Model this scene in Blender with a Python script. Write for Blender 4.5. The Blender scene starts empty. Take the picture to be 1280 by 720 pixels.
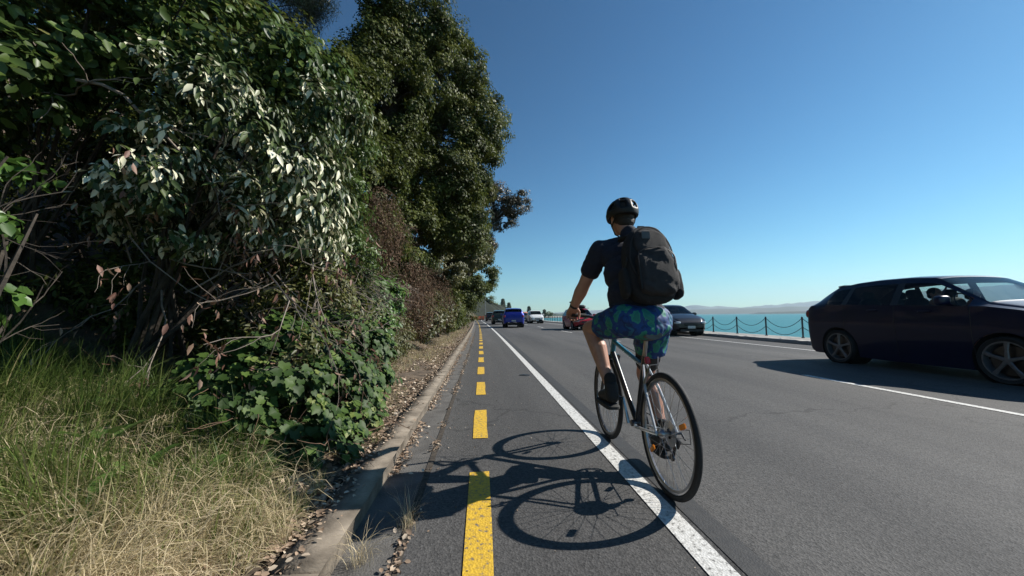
import bpy, bmesh, math, random
import numpy as np
from mathutils import Vector, Matrix
R = math.radians
rng = np.random.default_rng(7)
random.seed(7)
scn = bpy.context.scene
COL = scn.collection
PI = math.pi

# ------------------------------------------------------------------ materials
def nd(nt, t, **kw):
    n = nt.nodes.new(t)
    for k, v in kw.items():
        if k in n.inputs: n.inputs[k].default_value = v
        else: setattr(n, k, v)
    return n
def new_mat(name):
    m = bpy.data.materials.new(name); m.use_nodes = True
    nt = m.node_tree; nt.nodes.clear()
    out = nt.nodes.new('ShaderNodeOutputMaterial')
    b = nt.nodes.new('ShaderNodeBsdfPrincipled')
    nt.links.new(b.outputs[0], out.inputs[0])
    return m, nt, b, out
def c4(c): return (c[0], c[1], c[2], 1)
def mat(name, col, rough=.6, metal=0, spec=.5, coat=0, col2=None, scale=20., bump=0., bscale=80., detail=4, emit=None, lo=.35, hi=.65):
    """procedural: two-tone noise over the base colour, optional bump"""
    m, nt, b, out = new_mat(name)
    b.inputs['Roughness'].default_value = rough; b.inputs['Metallic'].default_value = metal
    b.inputs['Specular IOR Level'].default_value = spec; b.inputs['Coat Weight'].default_value = coat
    b.inputs['Coat Roughness'].default_value = .04
    tc = nd(nt, 'ShaderNodeTexCoord')
    if col2 is None: col2 = tuple(x * .82 for x in col)
    n = nd(nt, 'ShaderNodeTexNoise', Scale=scale, Detail=detail)
    nt.links.new(tc.outputs['Object'], n.inputs['Vector'])
    r = nd(nt, 'ShaderNodeValToRGB')
    r.color_ramp.elements[0].position = lo; r.color_ramp.elements[1].position = hi
    r.color_ramp.elements[0].color = c4(col2); r.color_ramp.elements[1].color = c4(col)
    nt.links.new(n.outputs[0], r.inputs[0]); nt.links.new(r.outputs[0], b.inputs['Base Color'])
    if bump:
        n2 = nd(nt, 'ShaderNodeTexNoise', Scale=bscale, Detail=3)
        nt.links.new(tc.outputs['Object'], n2.inputs['Vector'])
        bp = nd(nt, 'ShaderNodeBump', Strength=bump, Distance=.01)
        nt.links.new(n2.outputs[0], bp.inputs['Height']); nt.links.new(bp.outputs[0], b.inputs['Normal'])
    if emit:
        b.inputs['Emission Color'].default_value = c4(emit[0]); b.inputs['Emission Strength'].default_value = emit[1]
    return m
def leaf_mat(name, stops, rough=.38, spec=.5, trans=.28, back=None):
    """foliage: ramp over the per-leaf attribute 'rnd', some light through the blade; back = colour of the underside"""
    m, nt, b, out = new_mat(name)
    at = nd(nt, 'ShaderNodeAttribute'); at.attribute_name = 'rnd'
    r = nd(nt, 'ShaderNodeValToRGB')
    els = r.color_ramp.elements
    while len(els) < len(stops): els.new(.5)
    for e, (p, c) in zip(els, stops): e.position = p; e.color = c4(c)
    nt.links.new(at.outputs['Fac'], r.inputs[0])
    col = r.outputs[0]
    if back:
        g = nd(nt, 'ShaderNodeNewGeometry'); mx = nd(nt, 'ShaderNodeMix'); mx.data_type = 'RGBA'
        nt.links.new(g.outputs['Backfacing'], mx.inputs[0]); nt.links.new(col, mx.inputs[6]); mx.inputs[7].default_value = c4(back)
        col = mx.outputs[2]
    b.inputs['Roughness'].default_value = rough; b.inputs['Specular IOR Level'].default_value = spec
    nt.links.new(col, b.inputs['Base Color'])
    t = nd(nt, 'ShaderNodeBsdfTranslucent'); nt.links.new(col, t.inputs[0])
    mix = nd(nt, 'ShaderNodeMixShader', Fac=trans)
    nt.links.new(b.outputs[0], mix.inputs[1]); nt.links.new(t.outputs[0], mix.inputs[2]); nt.links.new(mix.outputs[0], out.inputs[0])
    return m
def glass_mat(name, tint, ior=1.5):
    m, nt, b, out = new_mat(name); nt.nodes.remove(b)
    t = nd(nt, 'ShaderNodeBsdfTransparent'); t.inputs[0].default_value = c4(tint)
    g = nd(nt, 'ShaderNodeBsdfGlossy', Roughness=.03)
    f = nd(nt, 'ShaderNodeFresnel', IOR=ior)
    mix = nd(nt, 'ShaderNodeMixShader')
    nt.links.new(f.outputs[0], mix.inputs[0]); nt.links.new(t.outputs[0], mix.inputs[1]); nt.links.new(g.outputs[0], mix.inputs[2])
    nt.links.new(mix.outputs[0], out.inputs[0])
    return m

# ------------------------------------------------------------------ object helpers
def mesh_np(name, V, F, fr=None, smooth=False, sizes=None):
    """V (n,3), F (m,k) int array or list of arrays of different k"""
    Fs = F if isinstance(F, list) else [F]
    Fs = [np.asarray(f, dtype=np.int32) for f in Fs if len(f)]
    me = bpy.data.meshes.new(name)
    me.vertices.add(len(V)); me.vertices.foreach_set('co', np.asarray(V, dtype=np.float32).ravel())
    loops = np.concatenate([f.ravel() for f in Fs]) if Fs else np.zeros(0, np.int32)
    tot = np.concatenate([np.full(len(f), f.shape[1], np.int32) for f in Fs]) if Fs else np.zeros(0, np.int32)
    me.loops.add(len(loops)); me.loops.foreach_set('vertex_index', loops)
    me.polygons.add(len(tot)); me.polygons.foreach_set('loop_start', np.concatenate([[0], np.cumsum(tot)[:-1]]).astype(np.int32))
    if smooth: me.polygons.foreach_set('use_smooth', np.ones(len(tot), bool))
    me.update(calc_edges=True)
    if fr is not None:
        a = me.attributes.new('rnd', 'FLOAT', 'FACE'); a.data.foreach_set('value', np.asarray(fr, dtype=np.float32))
    return me
def obj(name, me, m=None, parent=None):
    o = bpy.data.objects.new(name, me); COL.objects.link(o)
    if m is not None: me.materials.append(m)
    if parent is not None: o.parent = parent
    return o
def tag(o, label=None, cat=None, group=None, kind=None):
    if label: o['label'] = label
    if cat: o['category'] = cat
    if group: o['group'] = group
    if kind: o['kind'] = kind
    return o
def thing(name, label, cat, loc=(0, 0, 0), rz=0, group=None):
    o = bpy.data.objects.new(name, None); COL.objects.link(o)
    o.location = loc; o.rotation_euler = (0, 0, rz)
    return tag(o, label, cat, group)
def node(name, parent, loc=(0, 0, 0)):
    o = bpy.data.objects.new(name, None); COL.objects.link(o); o.parent = parent; o.location = loc
    return o
def copy_tree(o, parent=None):
    c = o.copy(); COL.objects.link(c)
    if parent is not None: c.parent = parent
    for ch in list(o.children): copy_tree(ch, c)
    return c

class MB:
    def __init__(s): s.v = []; s.q = []; s.t = []; s.n = 0
    def add(s, V, Q=None, T=None):
        V = np.asarray(V, float)
        if Q is not None and len(Q): s.q.append(np.asarray(Q, int) + s.n)
        if T is not None and len(T): s.t.append(np.asarray(T, int) + s.n)
        s.v.append(V); s.n += len(V); return s
    def box(s, c, d, rot=None, bev=0.):
        bm = bmesh.new(); bmesh.ops.create_cube(bm, size=1)
        bmesh.ops.scale(bm, vec=d, verts=bm.verts)
        if bev: bmesh.ops.bevel(bm, geom=bm.edges[:], offset=bev, segments=2, affect='EDGES')
        if rot is not None: bmesh.ops.rotate(bm, cent=(0, 0, 0), matrix=rot, verts=bm.verts)
        bmesh.ops.translate(bm, vec=c, verts=bm.verts)
        return s.bm(bm)
    def bm(s, bm):
        bmesh.ops.triangulate(bm, faces=[f for f in bm.faces if len(f.verts) > 4])
        bm.verts.index_update()
        V = [v.co[:] for v in bm.verts]
        s.add(V, [[v.index for v in f.verts] for f in bm.faces if len(f.verts) == 4], [[v.index for v in f.verts] for f in bm.faces if len(f.verts) == 3])
        bm.free(); return s
    def tube(s, P, r, n=8, cap=True, closed=False):
        P = np.asarray(P, float); k = len(P)
        r = np.full(k, r) if np.isscalar(r) else np.asarray(r, float)
        if closed: T = np.roll(P, -1, 0) - np.roll(P, 1, 0)
        else: T = np.gradient(P, axis=0)
        T /= np.linalg.norm(T, axis=1)[:, None] + 1e-12
        a = np.array([0, 0, 1.]) if abs(T[0][2]) < .9 else np.array([1., 0, 0])
        U = np.zeros_like(P); u = a - T[0] * (a @ T[0])
        for i in range(k):
            u = u - T[i] * (u @ T[i]); u /= np.linalg.norm(u) + 1e-12; U[i] = u
        W = np.cross(T, U); an = np.arange(n) * 2 * PI / n
        V = P[:, None] + r[:, None, None] * (U[:, None] * np.cos(an)[None, :, None] + W[:, None] * np.sin(an)[None, :, None])
        V = V.reshape(-1, 3); Q = []
        m = k if closed else k - 1
        i = np.arange(m)[:, None]; j = np.arange(n)[None]
        i2 = (i + 1) % k
        Q = np.stack([i * n + j, i * n + (j + 1) % n, i2 * n + (j + 1) % n, i2 * n + j], -1).reshape(-1, 4)
        Tt = []
        if cap and not closed:
            V = np.vstack([V, P[0], P[-1]])
            Tt = [[(q + 1) % n, q, k * n] for q in range(n)] + [[(k - 1) * n + q, (k - 1) * n + (q + 1) % n, k * n + 1] for q in range(n)]
        return s.add(V, Q, Tt)
    def lathe(s, prof, n=24, M=None, closed=False):
        prof = np.asarray(prof, float); k = len(prof); an = np.arange(n) * 2 * PI / n      # (radius, height along local X)
        V = np.stack([np.repeat(prof[:, 1][:, None], n, 1), prof[:, 0][:, None] * np.cos(an), prof[:, 0][:, None] * np.sin(an)], -1).reshape(-1, 3)
        if M is not None: V = V @ np.array(M.to_3x3()).T + np.array(M.translation)
        m = k if closed else k - 1
        i = np.arange(m)[:, None]; j = np.arange(n)[None]; i2 = (i + 1) % k
        return s.add(V, np.stack([i * n + j, i2 * n + j, i2 * n + (j + 1) % n, i * n + (j + 1) % n], -1).reshape(-1, 4))
    def sup(s, c, rad, e=.5, n=20, rot=None):
        """superellipsoid: e=1 ellipsoid, e small = rounded box"""
        th = np.linspace(-PI / 2, PI / 2, n); ph = np.arange(2 * n) * PI / n
        f = lambda a, p: np.sign(a) * np.abs(a) ** p
        V = np.stack([f(np.cos(th), e)[:, None] * f(np.cos(ph), e)[None], f(np.cos(th), e)[:, None] * f(np.sin(ph), e)[None],
                      np.repeat(f(np.sin(th), e)[:, None], 2 * n, 1)], -1).reshape(-1, 3) * np.array(rad)
        if rot is not None: V = V @ np.array(rot.to_3x3()).T
        V = V + np.array(c); N = 2 * n
        i = np.arange(n - 1)[:, None]; j = np.arange(N)[None]
        return s.add(V, np.stack([i * N + j, i * N + (j + 1) % N, (i + 1) * N + (j + 1) % N, (i + 1) * N + j], -1).reshape(-1, 4))
    def quad(s, a, b, c, d): return s.add([a, b, c, d], [[0, 1, 2, 3]])
    def build(s, name, m, parent=None, smooth=True, fr=None):
        V = np.vstack(s.v); F = []
        if s.q: F.append(np.vstack(s.q))
        if s.t: F.append(np.vstack(s.t))
        me = mesh_np(name, V, F, fr, smooth)
        if smooth: 
            try: me.set_sharp_from_angle(angle=R(42))
            except Exception: pass
        return obj(name, me, m, parent)

def fbm(x, y, seed=0, oct=4):
    """cheap value noise, vectorised, about -1..1"""
    x = np.asarray(x, float); y = np.asarray(y, float); out = 0; amp = .5; f = 1.
    for o in range(oct):
        xi = np.floor(x * f); yi = np.floor(y * f); fx = x * f - xi; fy = y * f - yi
        fx = fx * fx * (3 - 2 * fx); fy = fy * fy * (3 - 2 * fy)
        h = lambda a, b: (np.sin(a * 127.1 + b * 311.7 + seed * 17.3 + o * 5.1) * 43758.5453) % 1
        v = (h(xi, yi) * (1 - fx) + h(xi + 1, yi) * fx) * (1 - fy) + (h(xi, yi + 1) * (1 - fx) + h(xi + 1, yi + 1) * fx) * fy
        out = out + amp * (v * 2 - 1); amp *= .5; f *= 2.03
    return out

# ------------------------------------------------------------------ camera, light, sky
cam = bpy.data.cameras.new('camera'); co = bpy.data.objects.new('camera', cam); COL.objects.link(co)
cam.sensor_width = 36; cam.lens = 36 * 476 / 1280; cam.clip_end = 30000; cam.clip_start = .05
psi = math.atan(37 / 476); th = math.atan(34.6 / 476); rl = R(.57)
fw = Vector((math.sin(psi) * math.cos(th), math.cos(psi) * math.cos(th), math.sin(th)))
r0 = Vector((math.cos(psi), -math.sin(psi), 0)); u0 = r0.cross(fw)
rr = r0 * math.cos(rl) - u0 * math.sin(rl); uu = u0 * math.cos(rl) + r0 * math.sin(rl)
M = Matrix((rr, uu, -fw)).transposed().to_4x4(); M.translation = (0, 0, 1.03); co.matrix_world = M
scn.camera = co
SUN = Vector((1.42, .25, 1.)).normalized()
sl = bpy.data.lights.new('sun', 'SUN'); sl.energy = 5.0; sl.angle = R(.5); sl.color = (1, .955, .88)
so = bpy.data.objects.new('sun', sl); COL.objects.link(so); so.location = (30, 5, 40)
so.rotation_euler = (-SUN).to_track_quat('-Z', 'Y').to_euler()
w = bpy.data.worlds.new('World'); scn.world = w; w.use_nodes = True
nt = w.node_tree; nt.nodes.clear()
sky = nt.nodes.new('ShaderNodeTexSky'); sky.sky_type = 'NISHITA'; sky.sun_disc = False
sky.sun_elevation = math.asin(SUN.z); sky.sun_rotation = math.atan2(SUN.x, SUN.y)
sky.altitude = 0; sky.air_density = 1.0; sky.dust_density = .15; sky.ozone_density = 6
bg = nt.nodes.new('ShaderNodeBackground'); bg.inputs[1].default_value = .0500
wo = nt.nodes.new('ShaderNodeOutputWorld'); ml = nd(nt, 'ShaderNodeMix'); ml.data_type = 'RGBA'; ml.blend_type = 'MULTIPLY'; ml.inputs[0].default_value = 1; ml.inputs[7].default_value = (.70, .905, .80, 1)
gm = nd(nt, 'ShaderNodeGamma', Gamma=1.48); nt.links.new(sky.outputs[0], ml.inputs[6]); nt.links.new(ml.outputs[2], gm.inputs[0]); 
v1 = nd(nt, 'ShaderNodeVectorMath'); v1.operation = 'MULTIPLY_ADD'; v1.inputs[1].default_value = (.014, .020, .017); v1.inputs[2].default_value = (1, 1, 1)
v2 = nd(nt, 'ShaderNodeVectorMath'); v2.operation = 'DIVIDE'
nt.links.new(gm.outputs[0], v1.inputs[0]); nt.links.new(gm.outputs[0], v2.inputs[0]); nt.links.new(v1.outputs[0], v2.inputs[1]); nt.links.new(v2.outputs[0], bg.inputs[0]); nt.links.new(bg.outputs[0], wo.inputs[0])
vs = scn.view_settings; vs.view_transform = 'Standard'; vs.look = 'None'; vs.gamma = 1; vs.exposure = .58; vs.use_curve_mapping = False
scn.render.engine = 'CYCLES'
cy = scn.cycles; cy.use_denoising = True; cy.max_bounces = 6; cy.diffuse_bounces = 3; cy.glossy_bounces = 3; cy.transparent_max_bounces = 10
cy.transmission_bounces = 4; cy.volume_bounces = 0; cy.sample_clamp_indirect = 6; cy.caustics_reflective = False; cy.caustics_refractive = False

# ------------------------------------------------------------------ road and ground
def cx(Y):
    """sideways drift of the road with distance"""
    Y = np.asarray(Y, float)
    return np.where(Y < 80, -1.1 * (np.clip(Y, 0, 80) / 75) ** 2, -1.25 + (Y - 80) ** 2 / 1500.)
YS = np.concatenate([np.arange(-14, 30, .5), np.arange(30, 80, 2), np.arange(80, 331, 8)])
def strip(name, x0, x1, z, m, y0=-14, y1=330, nx=1, **kw):
    ys = YS[(YS > y0) & (YS < y1)]; ys = np.concatenate([[y0], ys, [y1]])
    xs = np.linspace(x0, x1, nx + 1)
    zz = z if callable(z) else (lambda a: z)
    V = np.array([[cx(y) + x, y, zz(x)] for y in ys for x in xs]); k = nx + 1
    Q = [[i * k + j, i * k + j + 1, (i + 1) * k + j + 1, (i + 1) * k + j] for i in range(len(ys) - 1) for j in range(nx)]
    o = obj(name, mesh_np(name, V, np.array(Q)), m); tag(o, kind='structure', **kw); return o

def asphalt_mat():
    m, nt, b, out = new_mat('asphalt')
    L = nt.links.new
    tc = nd(nt, 'ShaderNodeTexCoord')
    n1 = nd(nt, 'ShaderNodeTexNoise', Scale=.55, Detail=5, Roughness=.6)
    mp = nd(nt, 'ShaderNodeMapping'); mp.inputs['Scale'].default_value = (1, .16, 1)
    L(tc.outputs['Object'], mp.inputs[0]); L(mp.outputs[0], n1.inputs[0])
    n2 = nd(nt, 'ShaderNodeTexVoronoi', Scale=95.); L(tc.outputs['Object'], n2.inputs[0])
    n3 = nd(nt, 'ShaderNodeTexNoise', Scale=160., Detail=3); L(tc.outputs['Object'], n3.inputs[0])
    r1 = nd(nt, 'ShaderNodeValToRGB'); r1.color_ramp.elements[0].position = .3; r1.color_ramp.elements[1].position = .72
    r1.color_ramp.elements[0].color = (.070, .069, .068, 1); r1.color_ramp.elements[1].color = (.102, .100, .098, 1)
    L(n1.outputs[0], r1.inputs[0])
    r2 = nd(nt, 'ShaderNodeValToRGB'); r2.color_ramp.elements[0].position = .1; r2.color_ramp.elements[1].position = .9
    r2.color_ramp.elements[0].color = (.68, .68, .68, 1); r2.color_ramp.elements[1].color = (1.36, 1.34, 1.32, 1)
    L(n2.outputs['Color'], r2.inputs[0])
    mx = nd(nt, 'ShaderNodeMix'); mx.data_type = 'RGBA'; mx.blend_type = 'MULTIPLY'; mx.inputs[0].default_value = 1
    L(r1.outputs[0], mx.inputs[6]); L(r2.outputs[0], mx.inputs[7])
    # scattered pale chips
    n4 = nd(nt, 'ShaderNodeTexVoronoi', Scale=22.); L(tc.outputs['Object'], n4.inputs[0])
    r4 = nd(nt, 'ShaderNodeValToRGB'); r4.color_ramp.elements[0].position = .0; r4.color_ramp.elements[1].position = .075
    r4.color_ramp.elements[0].color = (1, 1, 1, 1); r4.color_ramp.elements[1].color = (0, 0, 0, 1)
    L(n4.outputs[0], r4.inputs[0])
    mx2 = nd(nt, 'ShaderNodeMix'); mx2.data_type = 'RGBA'; L(r4.outputs[0], mx2.inputs[0]); L(mx.outputs[2], mx2.inputs[6]); mx2.inputs[7].default_value = (.17, .165, .155, 1)
    mp5 = nd(nt, 'ShaderNodeMapping'); mp5.inputs['Scale'].default_value = (1.1, .035, 1); L(tc.outputs['Object'], mp5.inputs[0])
    n5 = nd(nt, 'ShaderNodeTexNoise', Scale=1.0, Detail=3); L(mp5.outputs[0], n5.inputs[0])
    r5 = nd(nt, 'ShaderNodeValToRGB'); r5.color_ramp.elements[0].position = .35; r5.color_ramp.elements[1].position = .65
    r5.color_ramp.elements[0].color = (.80, .80, .81, 1); r5.color_ramp.elements[1].color = (1.16, 1.15, 1.13, 1); L(n5.outputs[0], r5.inputs[0])
    n6 = nd(nt, 'ShaderNodeTexVoronoi', Scale=.33); n6.feature = 'DISTANCE_TO_EDGE'
    w6 = nd(nt, 'ShaderNodeTexNoise', Scale=1.5, Detail=5); L(tc.outputs['Object'], w6.inputs[0])
    a6 = nd(nt, 'ShaderNodeMix'); a6.data_type = 'RGBA'; a6.inputs[0].default_value = .55; L(tc.outputs['Object'], a6.inputs[6]); L(w6.outputs['Color'], a6.inputs[7]); L(a6.outputs[2], n6.inputs[0])
    r6 = nd(nt, 'ShaderNodeValToRGB'); r6.color_ramp.elements[0].position = 0; r6.color_ramp.elements[1].position = .004
    r6.color_ramp.elements[0].color = (.62, .62, .62, 1); r6.color_ramp.elements[1].color = (1, 1, 1, 1); L(n6.outputs[0], r6.inputs[0])
    m5 = nd(nt, 'ShaderNodeMix'); m5.data_type = 'RGBA'; m5.blend_type = 'MULTIPLY'; m5.inputs[0].default_value = 1; L(mx2.outputs[2], m5.inputs[6]); L(r5.outputs[0], m5.inputs[7])
    m6 = nd(nt, 'ShaderNodeMix'); m6.data_type = 'RGBA'; m6.blend_type = 'MULTIPLY'; m6.inputs[0].default_value = 1; L(m5.outputs[2], m6.inputs[6]); L(r6.outputs[0], m6.inputs[7])
    L(m6.outputs[2], b.inputs['Base Color'])
    b.inputs['Roughness'].default_value = .82; b.inputs['Specular IOR Level'].default_value = .25
    ad = nd(nt, 'ShaderNodeMath'); ad.operation = 'ADD'; L(n2.outputs[0], ad.inputs[0]); L(n3.outputs[0], ad.inputs[1])
    bp = nd(nt, 'ShaderNodeBump', Strength=.4, Distance=.006); L(ad.outputs[0], bp.inputs['Height']); L(bp.outputs[0], b.inputs['Normal'])
    return m
M_asph = asphalt_mat()
def paint_mat(name, col, col2):
    """road paint, worn and gritty: the aggregate shows through"""
    m, nt, b, out = new_mat(name); L = nt.links.new
    tc = nd(nt, 'ShaderNodeTexCoord')
    n = nd(nt, 'ShaderNodeTexNoise', Scale=38., Detail=6, Roughness=.75); L(tc.outputs['Object'], n.inputs[0])
    r = nd(nt, 'ShaderNodeValToRGB'); e = r.color_ramp.elements
    e[0].position = .37; e[0].color = (.13, .125, .12, 1); e[1].position = .44; e[1].color = c4(col2)
    x = e.new(.62); x.color = c4(col)
    L(n.outputs[0], r.inputs[0]); L(r.outputs[0], b.inputs['Base Color'])
    v = nd(nt, 'ShaderNodeTexVoronoi', Scale=90.); L(tc.outputs['Object'], v.inputs[0])
    bp = nd(nt, 'ShaderNodeBump', Strength=.4, Distance=.005); L(v.outputs[0], bp.inputs['Height']); L(bp.outputs[0], b.inputs['Normal'])
    b.inputs['Roughness'].default_value = .7
    return m
M_white = paint_mat('white_road_paint', (.72, .71, .68), (.5, .49, .46))
M_yellow = paint_mat('yellow_road_paint', (.72, .45, .032), (.55, .34, .035))
M_tar = mat('tar_joint', (.030, .030, .031), .75, bump=.3, bscale=120, col2=(.045, .044, .043))
M_conc = mat('weathered_concrete', (.24, .20, .155), .95, col2=(.085, .068, .05), scale=7, bump=.5, bscale=60, detail=8, lo=.3, hi=.7)
M_gutter = mat('gutter_concrete', (.135, .128, .118), .9, col2=(.085, .08, .074), scale=6, bump=.5, bscale=110, detail=8)
M_path = mat('pale_path_concrete', (.36, .34, .31), .85, col2=(.27, .255, .23), scale=4, bump=.2)
M_soil = mat('verge_soil', (.15, .11, .075), .95, col2=(.055, .040, .026), scale=8, bump=.8, bscale=30, detail=8)

strip('road', -.36, 10.45, 0., M_asph, nx=4)
strip('gutter', -.62, -.36, lambda x: -.012 + .012 * (x + .62) / .26, M_gutter)
strip('tar_seam', -.385, -.345, .003, mat('crack_dirt', (.03, .024, .018), .95, col2=(.075, .06, .045), scale=30))
strip('resurfaced_joint', 1.035, 1.16, .003, M_tar, y1=60)
# kerbs, with a chipped break beside the ivy as in the photo
def kerb(name, x0, x1, y0, y1, h, m, seg, seed):
    mb = MB(); y = y0; k = 0
    while y < y1:
        ln = seg * (1 if y < 30 else 4); ye = min(y + ln, y1)
        if not (name == 'kerb' and 2.03 < y < 2.3 and False):
            xs = [(x0 + .0, -.03), (x0 + .012, h - .03), (x0 + .035, h), (x1, h + .004), (x1 + .0, -.03)]
            yy = np.linspace(y + .006, ye - .006, 10)
            V = []
            for q in yy:
                for i, (a, z) in enumerate(xs):
                    j = .013 * float(fbm(q * 14, i * 3.3 + k, seed)) + (.045 * min(0, float(fbm(q * 5, i + k * 3, seed + 9)) + .15) if i in (1, 2) else 0)
                    V.append([float(cx(q)) + (a + j), q, z + (j if z > 0 else 0)])
            n = len(xs)
            Q = [[i * n + j, i * n + j + 1, (i + 1) * n + j + 1, (i + 1) * n + j] for i in range(len(yy) - 1) for j in range(n - 1)]
            Q += [[3, 2, 1, 0][:4]]; 
            mb.add(V, Q)
            b = len(V) - n
        y = ye; k += 1
    return tag(mb.build(name, m, smooth=False), kind='structure')
kerb('kerb', -.62, -.775, -3, 120, .115, M_conc, 1.5, 3)
kerb('seaside_kerb', 10.45, 10.62, -10, 120, .12, M_path, 2.4, 5)
strip('footpath', 10.60, 11.95, .118, M_path, nx=2)
strip('white_edge_line', .885, 1.005, .0045, M_white, y1=110)
strip('seaside_edge_line', 8.95, 9.05, .0045, M_white, y1=110)
def dashes(name, x0, x1, spans, m):
    mb = MB()
    for a, b in spans:
        ys = np.linspace(a, b, 4)
        V = [[float(cx(y)) + x, y, .0045] for y in ys for x in (x0, x1)]
        # slightly ragged ends
        V = [[v[0] + random.uniform(-.004, .004), v[1] + random.uniform(-.012, .012), v[2]] for v in V]
        mb.add(V, [[2 * i, 2 * i + 1, 2 * i + 3, 2 * i + 2] for i in range(3)])
    return tag(mb.build(name, m, smooth=False), kind='structure')
ysp = [(-2.6, -1.6), (-1.0, -.1), (.6, 2.60)] + [(3.31 + 1.77 * k, 4.27 + 1.77 * k) for k in range(48)]
dashes('yellow_dashed_line', -.085, .04, ysp, M_yellow)
dashes('white_centre_line', 5.26, 5.36, [(-8.4, -5.4), (2.3, 6.0), (14.4, 15.2), (22.0, 25.0), (32, 35), (42, 45), (52, 55), (62, 65), (72, 75)], M_white)
# small iron valve lid in the lane
t = MB(); t.lathe([(0, .006), (.085, .006), (.1, .002)], 20, Matrix.Translation((.72, 6.65, 0)) @ Matrix.Rotation(-PI / 2, 4, 'Y'))
tag(t.build('valve_cover', mat('cast_iron', (.03, .03, .03), .6, .6), None), 'small dark round iron cover set in the asphalt left of the white edge line', 'valve cover')

# verge / hillside on the left
def zg(X, Y):
    X = np.asarray(X, float); Y = np.asarray(Y, float)
    d = -.80 - (X - cx(np.clip(Y, -14, 330)))        # distance into the verge
    d = np.maximum(d, 0)
    near = 1 / (1 + np.exp((Y - 4.2) * 1.6))
    z = .105 + .02 * fbm(X * 3, Y * 3, 1)
    z = z + near * .17 * np.clip(d - .05, 0, 2.2) + (1 - near) * (.06 * np.clip(d, 0, .9) + .35 * np.clip(d - .7, 0, 2.0))
    z = z + .75 * np.maximum(d - 2.6, 0) + .10 * np.clip(d, 0, 1) * fbm(X * .9, Y * .9, 2)
    far = np.clip((Y - 60) / 60, 0, 1)
    return np.minimum(z, 22 + 6 * fbm(X * .02, Y * .02, 4)) * (1 - far * 0) 
xs = -np.concatenate([np.linspace(.79, 3.5, 36), np.linspace(3.7, 12, 26), np.linspace(13, 90, 26)])
ys = np.concatenate([np.arange(-4, 14, .16), np.arange(14, 40, .8), np.arange(40, 161, 4)])
XX, YY = np.meshgrid(xs, ys); XW = XX + cx(YY)
ZZ = zg(XW, YY)
V = np.stack([XW, YY, ZZ], -1).reshape(-1, 3); k = len(xs)
i = np.arange(len(ys) - 1)[:, None]; j = np.arange(k - 1)[None]
tag(obj('verge_ground', mesh_np('verge_ground', V, np.stack([i * k + j, (i + 1) * k + j, (i + 1) * k + j + 1, i * k + j + 1], -1).reshape(-1, 4), smooth=True), M_soil), kind='structure')

# ------------------------------------------------------------------ sea, far shores, far hills
def sea_mat():
    m, nt, b, out = new_mat('sea_water'); L = nt.links.new
    tc = nd(nt, 'ShaderNodeTexCoord')
    n = nd(nt, 'ShaderNodeTexNoise', Scale=.02, Detail=4); L(tc.outputs['Object'], n.inputs[0])
    r = nd(nt, 'ShaderNodeValToRGB'); r.color_ramp.elements[0].position = .3; r.color_ramp.elements[1].position = .7
    r.color_ramp.elements[0].color = (.030, .175, .185, 1); r.color_ramp.elements[1].color = (.045, .215, .215, 1)
    L(n.outputs[0], r.inputs[0]); L(r.outputs[0], b.inputs['Base Color'])
    w1 = nd(nt, 'ShaderNodeTexNoise', Scale=1.6, Detail=5); L(tc.outputs['Object'], w1.inputs[0])
    bp = nd(nt, 'ShaderNodeBump', Strength=.9, Distance=.25); L(w1.outputs[0], bp.inputs['Height']); L(bp.outputs[0], b.inputs['Normal'])
    b.inputs['Roughness'].default_value = .35; b.inputs['IOR'].default_value = 1.33; b.inputs['Specular IOR Level'].default_value = .35
    return m
mb = MB()
for a, b_ in [(-30, 100), (100, 1500), (1500, 4600)]:
    mb.quad((11.9 if b_ <= 100 else -6500, a, -2.4), (6500, a, -2.4), (6500, b_, -2.4), (11.9 if b_ <= 100 else -6500, b_, -2.4))
tag(mb.build('sea', sea_mat(), smooth=False), kind='structure')
# sea wall face
ys = YS; V = []
for y in ys: V += [[float(cx(y)) + 11.95, y, .118], [float(cx(y)) + 12.1, y, -3.]]
tag(obj('seawall', mesh_np('seawall', np.array(V), np.array([[2 * i, 2 * i + 1, 2 * i + 3, 2 * i + 2] for i in range(len(ys) - 1)])), M_conc), 'rough grey concrete sea wall dropping from the footpath to the turquoise water', 'sea wall')
def ridge(name, pts, depth, m, base=-3., seed=0, amp=1.5, step=None):
    """a low hill range: pts = (x, y, height) crest line; real cross-section of the given depth"""
    pts = np.array(pts, float); n = 140
    s = np.linspace(0, len(pts) - 1, n); P = np.stack([np.interp(s, np.arange(len(pts)), pts[:, i]) for i in range(3)], -1)
    P[:, 2] += amp * fbm(s * 3.1, s * 0, seed, 5)
    d = np.gradient(P[:, :2], axis=0); d /= np.linalg.norm(d, axis=1)[:, None]; nrm = np.stack([d[:, 1], -d[:, 0]], -1)
    prof = [(-1, 0), (-.6, .42), (-.25, .85), (0, 1), (.3, .8), (.7, .4), (1, 0)]
    V = []
    for q in range(n):
        for a, h in prof:
            x, y = P[q, :2] + nrm[q] * a * depth
            V.append([x, y, base + (P[q, 2] - base) * h * (1 + .12 * float(fbm(s[q] * 7, a * 3, seed + 2)) * (h < 1))])
    k = len(prof)
    Q = [[i * k + j, i * k + j + 1, (i + 1) * k + j + 1, (i + 1) * k + j] for i in range(n - 1) for j in range(k - 1)]
    return tag(obj(name, mesh_np(name, np.array(V), np.array(Q), smooth=True), m), kind='structure')
M_hill = mat('far_hill_scrub', (.10, .10, .085), .95, col2=(.06, .07, .05), scale=.004)
M_hill2 = mat('far_mountain', (.14, .135, .13), .95, col2=(.09, .095, .09), scale=.002)
M_beach = mat('pale_sand', (.42, .36, .30), .95, scale=.05)
M_trees = mat('far_trees', (.03, .045, .02), .95, col2=(.015, .022, .012), scale=.1)
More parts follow.
